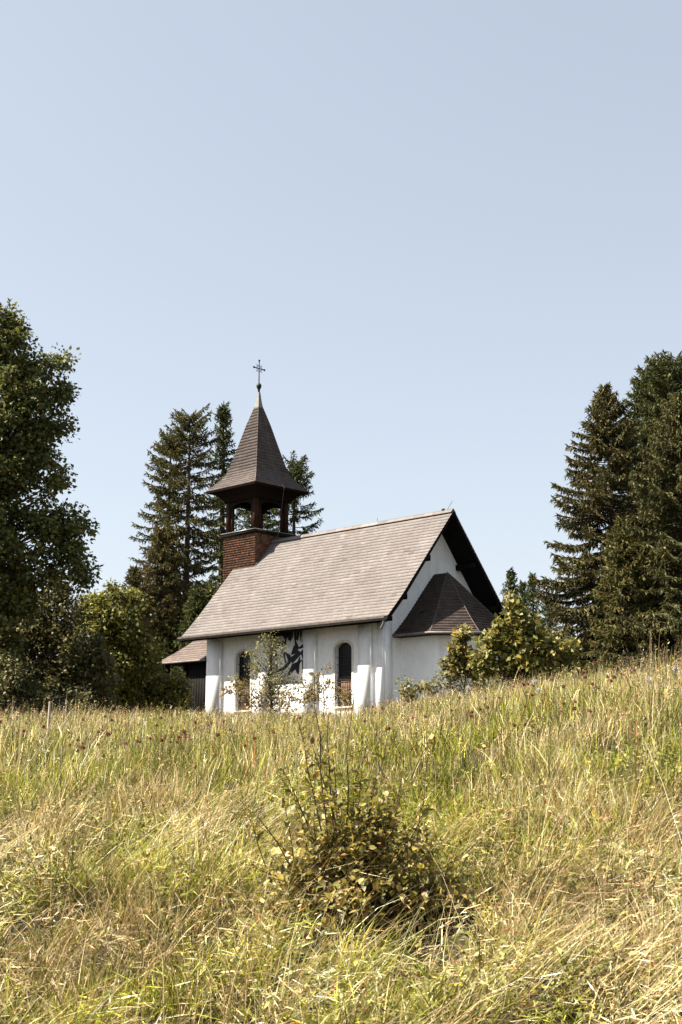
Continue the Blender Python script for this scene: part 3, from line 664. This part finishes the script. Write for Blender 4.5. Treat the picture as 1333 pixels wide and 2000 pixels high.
# right side
G = 'spruces right of the chapel'
spruce('spruce_tree', 1182, 752, 58, 5.6, 51, crown_start=0.02, dens=1.3, power=0.86, label='tall pointed spruce nearest the right side of the chapel', group=G, col=(0.116, 0.106, 0.041))
spruce('spruce_tree', 1262, 716, 66, 4.4, 52, crown_start=0.05, dens=1.2, power=0.62, blunt=0.12, label='tall spruce just left of the flat-topped fir', group=G)
spruce('fir_tree', 1314, 702, 63, 5.2, 53, crown_start=0.04, dens=1.25, power=0.50, blunt=0.20, label='tallest flat-topped fir at the right edge of the picture', group=G, col=(0.106, 0.116, 0.043), cat='fir tree')
spruce('spruce_tree', 1326, 772, 53, 4.6, 54, crown_start=0.02, dens=1.3, power=0.75, label='dense spruce in front at the right edge, before the fir', group=G, col=(0.121, 0.120, 0.046))
spruce('spruce_tree', 1215, 1010, 54, 3.0, 58, crown_start=0.02, power=0.8, label='young spruce between the pointed spruce and the dense one at the right', group=G, col=(0.135, 0.129, 0.042))
spruce('spruce_tree', 1440, 760, 60, 4.0, 59, crown_start=0.03, power=0.8, label='spruce just outside the right edge of the picture', group=G, dens=0.7)
G = 'distant spruces behind the maple sapling'
for i, (px, py, d_, R_, lab) in enumerate([(998,1113,96,3.0,'distant spruce just right of the chapel gable'), (1040,1118,92,2.3,'slim distant spruce left of the tall pointed spruce'), (1021,1134,98,2.4,'middle one of the distant spruces behind the sapling'), (1072,1165,90,3.4,'low distant spruce at the foot of the tall pointed spruce'), (975,1190,99,3.0,'distant spruce mostly hidden by the chapel gable')]):
    spruce('spruce_tree', px, py, d_, R_, 60+i, crown_start=0.03, power=0.8, label=lab, group=G, dens=0.7)
broadleaf('undergrowth_bush', 60, [(1090,1270,50),(1150,1290,50),(1040,1275,40),(1230,1280,50),(1300,1270,50)], 77, leaf=0.15, nclump=170, per=60, col=(0.099, 0.098, 0.036),
          label='dark undergrowth at the foot of the right hand spruces', cat='bush', trunk_px=1150, clump_r=0.5)
# bushes and saplings near the chapel
broadleaf('maple_sapling', 25, [(1000,1175,12),(1008,1200,18),(982,1222,16),(1032,1228,20),(960,1262,24),(1000,1262,30),(1045,1262,28),(1020,1295,40),(1080,1285,32),(1110,1262,16),(950,1295,24)], 71, leaf=0.105, nclump=210, per=34, col=(0.170, 0.170, 0.050),
          label='sunlit yellow-green maple sapling in front of the apse', cat='bush', trunk_px=1000, clump_r=0.15, warmf=0.3, trunk_r=0.03)
broadleaf('maple_sapling', 26, [(903,1242,10),(893,1268,14),(912,1285,18),(888,1298,16),(935,1302,20)], 72, leaf=0.10, nclump=60, per=38, col=(0.170, 0.160, 0.055),
          label='small yellow-green sapling below the apse eave', cat='bush', trunk_px=905, clump_r=0.15, warmf=0.3, trunk_r=0.02)
broadleaf('bramble_thicket', 27, [(840,1338,16),(872,1325,18),(910,1332,24),(960,1330,28),(1060,1320,26),(1100,1325,24),(800,1345,20)], 73, leaf=0.075, nclump=80, per=30, col=(0.185, 0.180, 0.070),
          label='low pale bramble thicket along the foot of the apse', cat='bush', trunk_px=900, clump_r=0.17, warmf=0.2, trunk_r=0.015)
broadleaf('airy_sapling', 35, [(528,1262,26),(500,1290,30),(548,1280,28),(520,1325,40),(575,1335,28),(465,1335,24),(545,1355,36)], 74, leaf=0.062, nclump=125, per=20, col=(0.170, 0.165, 0.060),
          label='thin airy sapling standing before the mural wall', cat='sapling', trunk_px=529, clump_r=0.19, warmf=0.15, trunk_r=0.035)
broadleaf('airy_sapling', 33, [(637,1300,9),(630,1330,16),(645,1352,22),(610,1352,18)], 75, leaf=0.055, nclump=46, per=20, col=(0.150, 0.120, 0.050),
          label='short thin sapling between the mural and the near window', cat='sapling', trunk_px=634, clump_r=0.16, warmf=0.4, trunk_r=0.015)
broadleaf('dry_bush', 34, [(470,1345,16),(500,1362,22),(560,1368,22),(440,1350,10),(680,1362,14),(600,1370,18)], 76, leaf=0.06, nclump=80, per=24, col=(0.19, 0.160, 0.075),
          label='low dry straw-coloured bush along the foot of the nave wall', cat='bush', trunk_px=530, clump_r=0.17, warmf=0.4, trunk_r=0.012)
# wooden stake
q = spot(96, 1378, 15); st = empty('wooden_stake', (q[0], 15, float(GH(q[0], 15))-0.05)); tag(st, 'pale wooden stake standing in the grass below the tall maple', 'stake')
b = MB(); b.tube([(0, 0, 0), (0.01, 0, 0.5), (0.012, 0, q[2]-float(GH(q[0], 15))+0.10)], [0.018, 0.017, 0.012], 7); b.build('post', M['stake'], st)

# ------------------------------------------------------------------ meadow
SHRUB = (0.06, 5.9)
def meadow():
    r = rng(77); V = []; mb = MB()
    def field(n, d0, d1, hfun, wid, seed, p=1.0):
        rr = rng(seed); d = (rr.uniform(0, 1, n)*(d1**(2-p) - d0**(2-p)) + d0**(2-p))**(1/(2-p)) if p != 2 else d0*(d1/d0)**rr.uniform(0, 1, n)
        x = rr.uniform(-1, 1, n)*(0.31*d + 0.6)
        return rr, x, d
    def blades(x, y, h, w, az, lean, col, rr, curl=1.0):
        """ribbons of 4 levels"""
        n = len(x); z = GH(x, y) - 0.01; t = np.array([0, 0.35, 0.7, 1.0])
        dx, dy = np.cos(az), np.sin(az)
        th = lean[:, None]*(0.25 + 0.75*t[None]**1.0*curl)   # angle from vertical, growing along the blade
        seg = np.diff(t)[None]*h[:, None]; thm = (th[:, 1:]+th[:, :-1])/2
        rx = np.concatenate([np.zeros((n, 1)), np.cumsum(seg*np.sin(thm), 1)], 1); rz = np.concatenate([np.zeros((n, 1)), np.cumsum(seg*np.cos(thm), 1)], 1)
        px_, py_ = x[:, None] + rx*dx[:, None], y[:, None] + rx*dy[:, None]
        gz = GH(px_, py_); pz = np.maximum(z[:, None] + rz, gz + 0.012 + 0.05*rr.random((n, 1)))
        tw = rr.uniform(0, 6.28, n); wx, wy = np.cos(tw), np.sin(tw)*0.6; wz = np.sin(tw*1.7)*0.35
        ww = w[:, None]*np.array([0.8, 1.0, 0.7, 0.12])[None]/2
        a = np.stack([px_ - ww*wx[:, None], py_ - ww*wy[:, None], pz - ww*wz[:, None]], -1)
        b = np.stack([px_ + ww*wx[:, None], py_ + ww*wy[:, None], pz + ww*wz[:, None]], -1)
        v = np.stack([a, b], 2).reshape(n, 8, 3)
        f = np.array([(0, 1, 3, 2), (2, 3, 5, 4), (4, 5, 7, 6)])[None] + (np.arange(n)*8)[:, None, None]
        cc = np.repeat(col[:, None], 3, 1)*np.array([0.85, 1.0, 1.08])[None, :, None]
        mb.add(v.reshape(-1, 3), f.reshape(-1, 4), cc.reshape(-1, 3))
        return np.stack([px_[:, -1], py_[:, -1], pz[:, -1]], -1)
    GREEN, YG, STRAW, PALE, RED = map(np.array, ((0.14, 0.175, 0.018), (0.40, 0.385, 0.042), (0.52, 0.375, 0.15), (0.80, 0.66, 0.43), (0.32, 0.13, 0.05)))
    def dry(x, y):
        base = np.interp(y, [3, 5.5, 7, 8, 11, 16, 60], [0.50, 0.52, 0.44, 0.20, 0.28, 0.52, 0.62]) + 0.12*smooth(x, 0.3, 2.0)*smooth(y, 5, 8)
        return np.clip(base + 0.42*wob(x, y, 1.5, 3) + 0.28*wob(x, y, 6.5, 4), 0.04, 0.97)
    def colour(x, y, rr, bias=0.0):
        n = len(x); D = np.clip(dry(x, y) + bias, 0, 1); k = rr.random(n); c = np.empty((n, 3))
        t = rr.random((n, 1)); g_ = GREEN*(1-t) + YG*t; s_ = STRAW*(1-t) + PALE*t
        c = np.where((k < D)[:, None], s_, g_); rd = rr.random(n) < 0.035; c[rd] = RED
        return np.minimum(c*(0.13 + 1.50*rr.random((n, 1))**1.1)*(1 + 0.32*wob(x, y, 5.0, 27))[:, None], 0.85)
    def lie(x, y):   # direction in which the long grass has been laid: down the bank, swirling
        return -0.55 + 0.8*wob(x, y, 0.9, 7) + 0.7*wob(x, y, 3.2, 8) - 0.25*smooth(y, 6, 9)
    clear = lambda x, y: ((x-SHRUB[0]-0.17)**2/0.34**2 + (y-SHRUB[1]+0.14)**2/0.42**2) > 1
    # 1 dense short under-layer
    for n, d0, d1, hs, wd, seed in ((110000, 3.0, 9.0, (0.10, 0.24), (0.0028, 0.0075), 1), (120000, 9.0, 19.0, (0.10, 0.28), (0.004, 0.009), 2), (120000, 19, 62, (0.14, 0.32), (0.007, 0.015), 3)):
        rr, x, y = field(n, d0, d1, None, None, seed, 0.3 if d0 < 15 else 1.0); ok = clear(x, y) | (rr.random(n) < 0.22); ok &= (wob(x, y, 10.0, 26) > -0.55) | (y > 12) | (rr.random(n) < 0.35)
        x, y = x[ok], y[ok]; n = len(x)
        patch = np.clip(1 + 0.40*wob(x, y, 3.0, 5) + 0.45*wob(x, y, 12.0, 25), 0.15, 2.2)
        h = rr.uniform(*hs, n)*patch; lay = np.interp(y, [3, 6, 7.5, 9, 80], [1.15, 1.05, 0.75, 0.55, 0.40]); lean = np.clip(lay + rr.normal(0, 0.35, n), 0.02, 1.7)
        az = np.where(rr.random(n) < lay*0.32, lie(x, y) + rr.normal(0, 0.9, n), rr.uniform(0, 6.28, n))
        blades(x, y, h, rr.uniform(*wd, n), az, lean, colour(x, y, rr), rr)
    # 2 long laid hay on the bank
    rr, x, y = field(38000, 3.0, 9.5, None, None, 11, 0.4); k = wob(x, y, 1.6, 9) + 0.5*smooth(x, 0.4, -1.0) - smooth(y, 6.6, 8.6) > -0.35; k &= wob(x, y, 7.5, 28) > 0.12; ok = clear(x, y) & k; x, y = x[ok], y[ok]; n = len(x)
    tips = blades(x, y, rr.uniform(0.28, 0.62, n), rr.uniform(0.0020, 0.0045, n), lie(x, y) + rr.normal(0, 0.30, n), np.clip(rr.normal(1.45, 0.25, n), 0.6, 2.0), colour(x, y, rr, 0.30), rr)
    # 3 upright stalks with seed heads
    for n, d0, d1, hs, wd, seed, hd in ((2200, 4.5, 9, (0.20, 0.46), (0.0016, 0.0028), 21, 1.0), (5200, 9, 20, (0.24, 0.46), (0.0025, 0.0045), 22, 1.2), (6000, 20, 60, (0.28, 0.55), (0.006, 0.011), 23, 2.2)):
        rr, x, y = field(n, d0, d1, None, None, seed, 0.6); ok = clear(x, y); x, y = x[ok], y[ok]; n = len(x)
        tall = 1 + 0.60*smooth(x/y, 0.20, 0.27)*(rr.random(n) < 0.5) + 0.25*wob(x, y, 1.3, 33)
        h = rr.uniform(*hs, n)*tall*(1+0.2*wob(x, y, 2, 6)); lean = np.abs(rr.normal(0.45, 0.32, n)); az = rr.normal(-0.2, 1.2, n)
        c = colour(x, y, rr, 0.45); tips = blades(x, y, h, rr.uniform(*wd, n), az, lean, c, rr)
        m = rr.random(n) < 0.75; tp = tips[m]; q = len(tp)
        for j in range(3):
            dr = np.column_stack([np.cos(az[m])*0.4 + rr.normal(0, .3, q), np.sin(az[m])*0.4 + rr.normal(0, .3, q), rr.uniform(-0.3, 0.9, q)])
            ln = rr.uniform(0.014, 0.032, q)*hd; o = tp - np.column_stack([np.zeros(q), np.zeros(q), j*0.018*hd*np.ones(q)])
            mb.inst(LEAF_V, LEAF_F, o, frames(dr, np.tile([0.3, -1., 0.2], (q, 1)) + rr.normal(0, .4, (q, 3)), ln, ln*0.30), c[m]*np.array([0.95, 0.82, 0.78])*rr.uniform(0.6, 1.1, (q, 1)))
    # thatch: short crumpled dead pieces lying in the sward
    rr, x, y = field(70000, 3.0, 10, None, None, 41, 0.4); ok = clear(x, y) & (y < 7.6 + 1.2*wob(x, y, 1.5, 30)); x, y = x[ok], y[ok]; n = len(x)
    dr = rr.normal(0, 1, (n, 3)); dr[:, 2] *= 0.35; ln = rr.uniform(0.03, 0.12, n); c = colour(x, y, rr, 0.15)
    mb.inst(LEAF_V, LEAF_F, np.column_stack([x, y, GH(x, y) + rr.uniform(0.01, 0.17, n)]), frames(dr, np.tile([0, -0.4, 1.], (n, 1)) + rr.normal(0, .5, (n, 3)), ln, rr.uniform(0.004, 0.010, n)), c)
    # 4 broad herb leaves low in the sward
    for n, d0, d1, sz, seed in ((40000, 3.2, 9, (0.012, 0.034), 31), (18000, 9, 18, (0.018, 0.04), 32)):
        rr, x, y = field(n, d0, d1, None, None, seed, 0.4); k = wob(x, y, 2.4, 12) + 0.7*smooth(x, 0.0, 1.2) > 0.0; ok = clear(x, y) & k; x, y = x[ok], y[ok]; n = len(x)
        o = np.column_stack([x, y, GH(x, y) + rr.uniform(0.02, 0.18, n)]); dr = rr.normal(0, 1, (n, 3)); dr[:, 2] *= 0.7; ln = rr.uniform(*sz, n)
        t = rr.random((n, 1)); c = (np.array([0.10, 0.13, 0.022])*(1-t) + np.array([0.27, 0.25, 0.06])*t)*rr.uniform(0.5, 1.4, (n, 1)); br = rr.random(n) < 0.06; c[br] = np.array([0.24, 0.12, 0.045])
        mb.inst(LEAF_V, LEAF_F, o, frames(dr, np.tile([0, -0.3, 1.], (n, 1)) + rr.normal(0, .8, (n, 3)), ln*1.3, ln*rr.uniform(0.5, 1.1, n)), c)
    # leafy rosettes of weeds, most of them on the right
    rr = rng(51); nc = 330; y = rr.uniform(3.6, 9.5, nc); x = np.where(rr.random(nc) < 0.62, rr.uniform(0.06, 0.30, nc), rr.uniform(-0.30, 0.30, nc))*y
    per = 24; ci = np.repeat(np.arange(nc), per); q = nc*per; rad_ = rr.uniform(0.04, 0.13, nc)[ci]; a = rr.uniform(0, 6.28, q)
    px_ = x[ci] + np.cos(a)*rad_*rr.random(q); py_ = y[ci] + np.sin(a)*rad_*rr.random(q); hgt = rr.uniform(0.05, 0.24, nc)[ci]*rr.uniform(0.3, 1.0, q)
    dr = np.column_stack([np.cos(a), np.sin(a), rr.normal(0.1, 0.5, q)]); ln = rr.uniform(0.018, 0.048, nc)[ci]*rr.uniform(0.6, 1.2, q)
    tone = rr.random(nc)[ci][:, None]; c = (np.array([0.12, 0.15, 0.03])*(1-tone) + np.array([0.30, 0.27, 0.08])*tone)*rr.uniform(0.6, 1.3, (q, 1))
    mb.inst(LEAF_V, LEAF_F, np.column_stack([px_, py_, GH(px_, py_) + hgt]), frames(dr, np.tile([0, 0, 1.], (q, 1)) + rr.normal(0, .5, (q, 3)), ln, ln*rr.uniform(0.45, 0.95, nc)[ci]), c)
    o = mb.build('meadow_grass', M['grass']); tag(o, kind='stuff')
    o['label'] = 'tall meadow grass, green above and dry laid straw below'; o['category'] = 'grass'
    return o
meadow()

# ------------------------------------------------------------------ foreground shrub
NLEAF_V = [(0, 0, 0), (0.20, 0.22, 0.05), (0.25, 0.52, 0.06), (0, 1, -0.06), (-0.25, 0.52, 0.06), (-0.20, 0.22, 0.05), (0, 0.5, -0.015)]
NLEAF_F = [(0, 1, 2, 3, 6), (0, 6, 3, 4, 5)]
def shrub():
    r = rng(123); bx, by = SHRUB; z0 = float(GH(bx, by)) - 0.03
    root = empty('foreground_shrub', (bx, by, z0)); tag(root, 'dark leafy shrub with thin bare upright shoots growing in the foreground meadow', 'shrub')
    sb = MB(); O, D, Ln, C = [], [], [], []
    def at(px, py, dy=0): p = spot(px, py, by+dy); return p - np.array([bx, by, z0])
    GR, YL, BR, PA = np.array((0.13, 0.125, 0.030)), np.array((0.28, 0.23, 0.05)), np.array((0.18, 0.11, 0.035)), np.array((0.30, 0.25, 0.12))
    def leafcol(n):
        k = r.random((n, 1)); c = np.where(k < 0.50, GR, np.where(k < 0.82, YL, np.where(k < 0.92, BR, PA))); return c*r.uniform(0.7, 1.3, (n, 1))
    def stem(p0, p1, r0, leaf_from=0.3, step=0.035, size=0.05, sag=0.0, bowl=0.05):
        p0, p1 = np.array(p0, float), np.array(p1, float); L = np.linalg.norm(p1-p0); n = 9; t = np.linspace(0, 1, n)[:, None]
        P = p0*(1-t) + p1*t + np.array([0, 0, 1])*sag*L*np.sin(np.pi*t)[:, :1] + np.cumsum(r.normal(0, 0.008*L, (n, 3)), 0)*np.sin(np.pi*t*0.5)
        sb.tube(P, np.linspace(r0, r0*0.35, n), 5)
        m = max(2, int(L*(1-leaf_from)/step)); tt = np.linspace(leaf_from, 1, m)
        pos = np.column_stack([np.interp(tt, t[:, 0], P[:, j]) for j in range(3)]); T = (P[-1]-P[0])/L
        a = r.uniform(0, 6.28) + np.arange(m)*2.4; s1 = np.cross(T, [0.3, 0.8, 0.1]); s1 /= np.linalg.norm(s1); s2 = np.cross(T, s1)
        d = T*0.5 + np.cos(a)[:, None]*s1 + np.sin(a)[:, None]*s2 + r.normal(0, 0.25, (m, 3)); d[:, 2] -= 0.15
        O.append(pos); D.append(d); Ln.append(size*r.uniform(0.45, 1.35, m)*np.interp(tt, [0, 0.8, 1], [1, 0.95, 0.6])); C.append(leafcol(m))
        return P
    base = np.array([0, 0, 0.0])
    tall = [(690, 1378, .0, .72), (588, 1405, .02, .55), (606, 1330, -.1, .94), (640, 1392, .05, .5), (775, 1440, .0, .5), (556, 1500, -.1, .45), (505, 1590, -.15, .4), (790, 1500, .1, .5), (735, 1520, .1, .4), (660, 1470, -.1, .4), (830, 1580, .05, .35)]
    for px, py, dy, lf in tall:
        P = stem(base + np.array([*r.normal(0, 0.07, 2), 0]), at(px, py, dy), 0.0055, leaf_from=lf, step=0.030, size=0.052)
        for k in range(7):
            i = r.integers(2, 7); q = P[i]; dd = r.normal(0, 1, 3); dd[2] = abs(dd[2])*0.5 + 0.1; dd /= np.linalg.norm(dd); stem(q, q + dd*r.uniform(0.07, 0.20)*(1-i/12), 0.002, 0.15, 0.022, 0.045)
    for k in range(36):     # looser middle shoots
        P = stem(base + np.array([*r.normal(0, 0.12, 2), 0]), at(r.uniform(470, 880), r.uniform(1440, 1700), r.uniform(-.25, .2)), 0.0040, leaf_from=0.25, step=0.028, size=0.05, sag=0.05)
        for j in range(3): q = P[r.integers(3, 8)]; dd = r.normal(0, 1, 3); dd[2] = abs(dd[2])*0.6; dd /= np.linalg.norm(dd); stem(q, q + dd*r.uniform(0.06, 0.14), 0.0016, 0.1, 0.022, 0.042)
    for k in range(150):     # dense low body of arching branches
        a = r.uniform(0, 6.28); R_ = 0.58*r.random()**0.8; h = r.uniform(0.05, 0.62)*(1 - 0.75*(R_/0.58)**1.2)
        e = np.array([math.cos(a)*R_*1.0 + 0.05, math.sin(a)*R_*0.75, h + 0.05]); P = stem(base + np.array([*r.normal(0, 0.10, 2), 0]), e, 0.0038, 0.35, 0.022, 0.046, sag=0.12)
        for j in range(5):
            q = P[r.integers(3, 9)]; dd = r.normal(0, 1, 3); dd[2] = abs(dd[2])*0.6; dd /= np.linalg.norm(dd); stem(q, q + dd*r.uniform(0.05, 0.15), 0.0016, 0.1, 0.018, 0.040)
    O, D, Ln, C = np.vstack(O), np.vstack(D), np.concatenate(Ln), np.vstack(C); n = len(O)
    lb = MB(); lb.inst(NLEAF_V, NLEAF_F, O, frames(D, np.tile([0, 0, 1.], (n, 1)) + r.normal(0, .4, (n, 3)), Ln, Ln*1.15), C)
    sb.build('stems', M['twig'], root); lb.build('leaves', M['near_leaves'], root)
shrub()

# ------------------------------------------------------------------ single stalks and flowers
def stalk_mesh(seed, h, lean, drop):
    r = rng(seed); n = 12; t = np.linspace(0, 1, n); th = lean*(0.3+0.7*t) + drop*np.clip(t-0.7, 0, 1)*3
    dt = h/(n-1); x = np.concatenate([[0], np.cumsum(np.sin(th[1:])*dt)]); z = np.concatenate([[0], np.cumsum(np.cos(th[1:])*dt)])
    P = np.column_stack([x, r.normal(0, 0.002, n), z]); sb = MB(); sb.tube(P, np.linspace(0.0018, 0.0009, n), 4, col=(0.55, 0.43, 0.22))
    hb = MB(); q = 34; s = r.uniform(0.78, 1.0, q); o = np.column_stack([np.interp(s, t, P[:, j]) for j in range(3)])
    T = P[-1]-P[-4]; T /= np.linalg.norm(T); d = T + r.normal(0, 0.33, (q, 3)); ln = r.uniform(0.012, 0.022, q)
    hb.inst(LEAF_V, LEAF_F, o, frames(d, r.normal(0, 1, (q, 3)), ln, ln*0.5), np.array([0.50, 0.34, 0.18])*r.uniform(0.7, 1.25, (q, 1)))
    return sb, hb
protos = []
for k, (h, le, dr_) in enumerate([(0.48, 0.55, 1.3), (0.55, 0.35, 0.9), (0.42, 0.9, 0.9), (0.60, 0.2, 1.6)]):
    s_, h_ = stalk_mesh(200+k, h, le, dr_); e = empty('grass_stalk', (0, 0, 0)); s_.build('stem', M['straw'], e); h_.build('seed_head', M['straw'], e); protos.append(e)
def copy_tree(o, loc, rz, sc=1.0):
    c = o.copy(); COL.objects.link(c); c.location = loc; c.rotation_euler = (0, 0, rz); c.scale = (sc,)*3
    for ch in o.children:
        q = ch.copy(); COL.objects.link(q); q.parent = c
    return c
r = rng(321); used = set()
GS = 'single long grass stalks with nodding seed heads'
for i in range(64):
    y = 4.6 + 8.5*r.random()**1.1; x = (r.uniform(-0.27, 0.27))*y
    if (x-SHRUB[0])**2 + (y-SHRUB[1])**2 < 0.25: x += 0.7
    k = i % 4; rz = r.normal(-0.3, 0.9); sc = r.uniform(0.75, 1.15)*(1 + 0.3*(x/y > 0.18)); loc = (x, y, float(GH(x, y)))
    if k not in used: o = protos[k]; o.location = loc; o.rotation_euler = (0, 0, rz); o.scale = (sc,)*3; used.add(k)
    else: o = copy_tree(protos[k], loc, rz, sc)
    tag(o, 'long straw-coloured grass stalk with a nodding seed head in the meadow', 'grass stalk', GS)
def flower_proto(name, seed, h, rad_, ncol, n, flat=1.0, lw=0.4):
    r = rng(seed); e = empty(name, (0, 0, 0)); sb = MB(); P = [(0, 0, 0), (0.01, 0.005, h*0.5), (0.0, 0.0, h)]; sb.tube(P, [0.0016, 0.0014, 0.0011], 4, col=(0.20, 0.20, 0.07)); sb.build('stem', M['straw'], e)
    v = r.normal(size=(n, 3)); v /= np.linalg.norm(v, axis=1)[:, None]; v[:, 2] *= flat; hb = MB()
    ln = rad_*r.uniform(0.8, 1.1, n); hb.inst(LEAF_V, LEAF_F, np.tile([0, 0, h], (n, 1)) + v*rad_*0.15, frames(v, r.normal(0, 1, (n, 3)), ln, ln*lw), np.array(ncol)*r.uniform(0.7, 1.3, (n, 1)))
    hb.build('flower_head', M['petals'], e); return e
cl = [flower_proto('clover_flower', 301, 0.36, 0.017, (0.24, 0.12, 0.065), 60, lw=0.6), flower_proto('clover_flower', 302, 0.37, 0.015, (0.34, 0.17, 0.16), 60, lw=0.6)]
first = [True, True]
for i in range(125):
    y = r.uniform(8.6, 14); q = [r.uniform(-0.27, 0.27), r.normal(-0.16, 0.09), r.normal(0.17, 0.06)][i % 3]; x = q*y; k = int(r.random() < 0.35); h = r.uniform(0.85, 1.2); loc = (x, y, float(GH(x, y)))
    if first[k]: o = cl[k]; o.location = loc; first[k] = False
    else: o = copy_tree(cl[k], loc, r.uniform(0, 6), h)
    if k == 0: tag(o, 'withered reddish-brown clover head standing in the upper meadow', 'flower', 'withered brown clover heads in the meadow')
    else: tag(o, 'faded pink clover head standing in the upper meadow', 'flower', 'faded pink clover heads in the meadow')
sh = flower_proto('seed_clock', 303, 0.40, 0.025, (0.50, 0.47, 0.44), 110, lw=0.25)
for i, (px, py, d_, lab) in enumerate([(915, 1345, 11, 'white fluffy seed head in front of the bramble thicket'), (1045, 1332, 11, 'upper white seed head of the pair below the maple sapling'), (1052, 1349, 10.5, 'lower white seed head of the pair below the maple sapling'), (1268, 1328, 10, 'pinkish white seed head below the dense right spruce'), (1320, 1306, 10, 'white fluffy seed head nearest the right edge')]):
    p = spot(px, py, d_); g_ = float(GH(p[0], d_)); hh = max(p[2]-g_, 0.1); loc = (p[0], d_, g_)
    o = sh if i == 0 else copy_tree(sh, loc, i*1.3)
    o.location = loc; o.scale = (1.1, 1.1, hh/0.40)
    tag(o, lab, 'flower', 'white fluffy seed heads in the upper meadow')
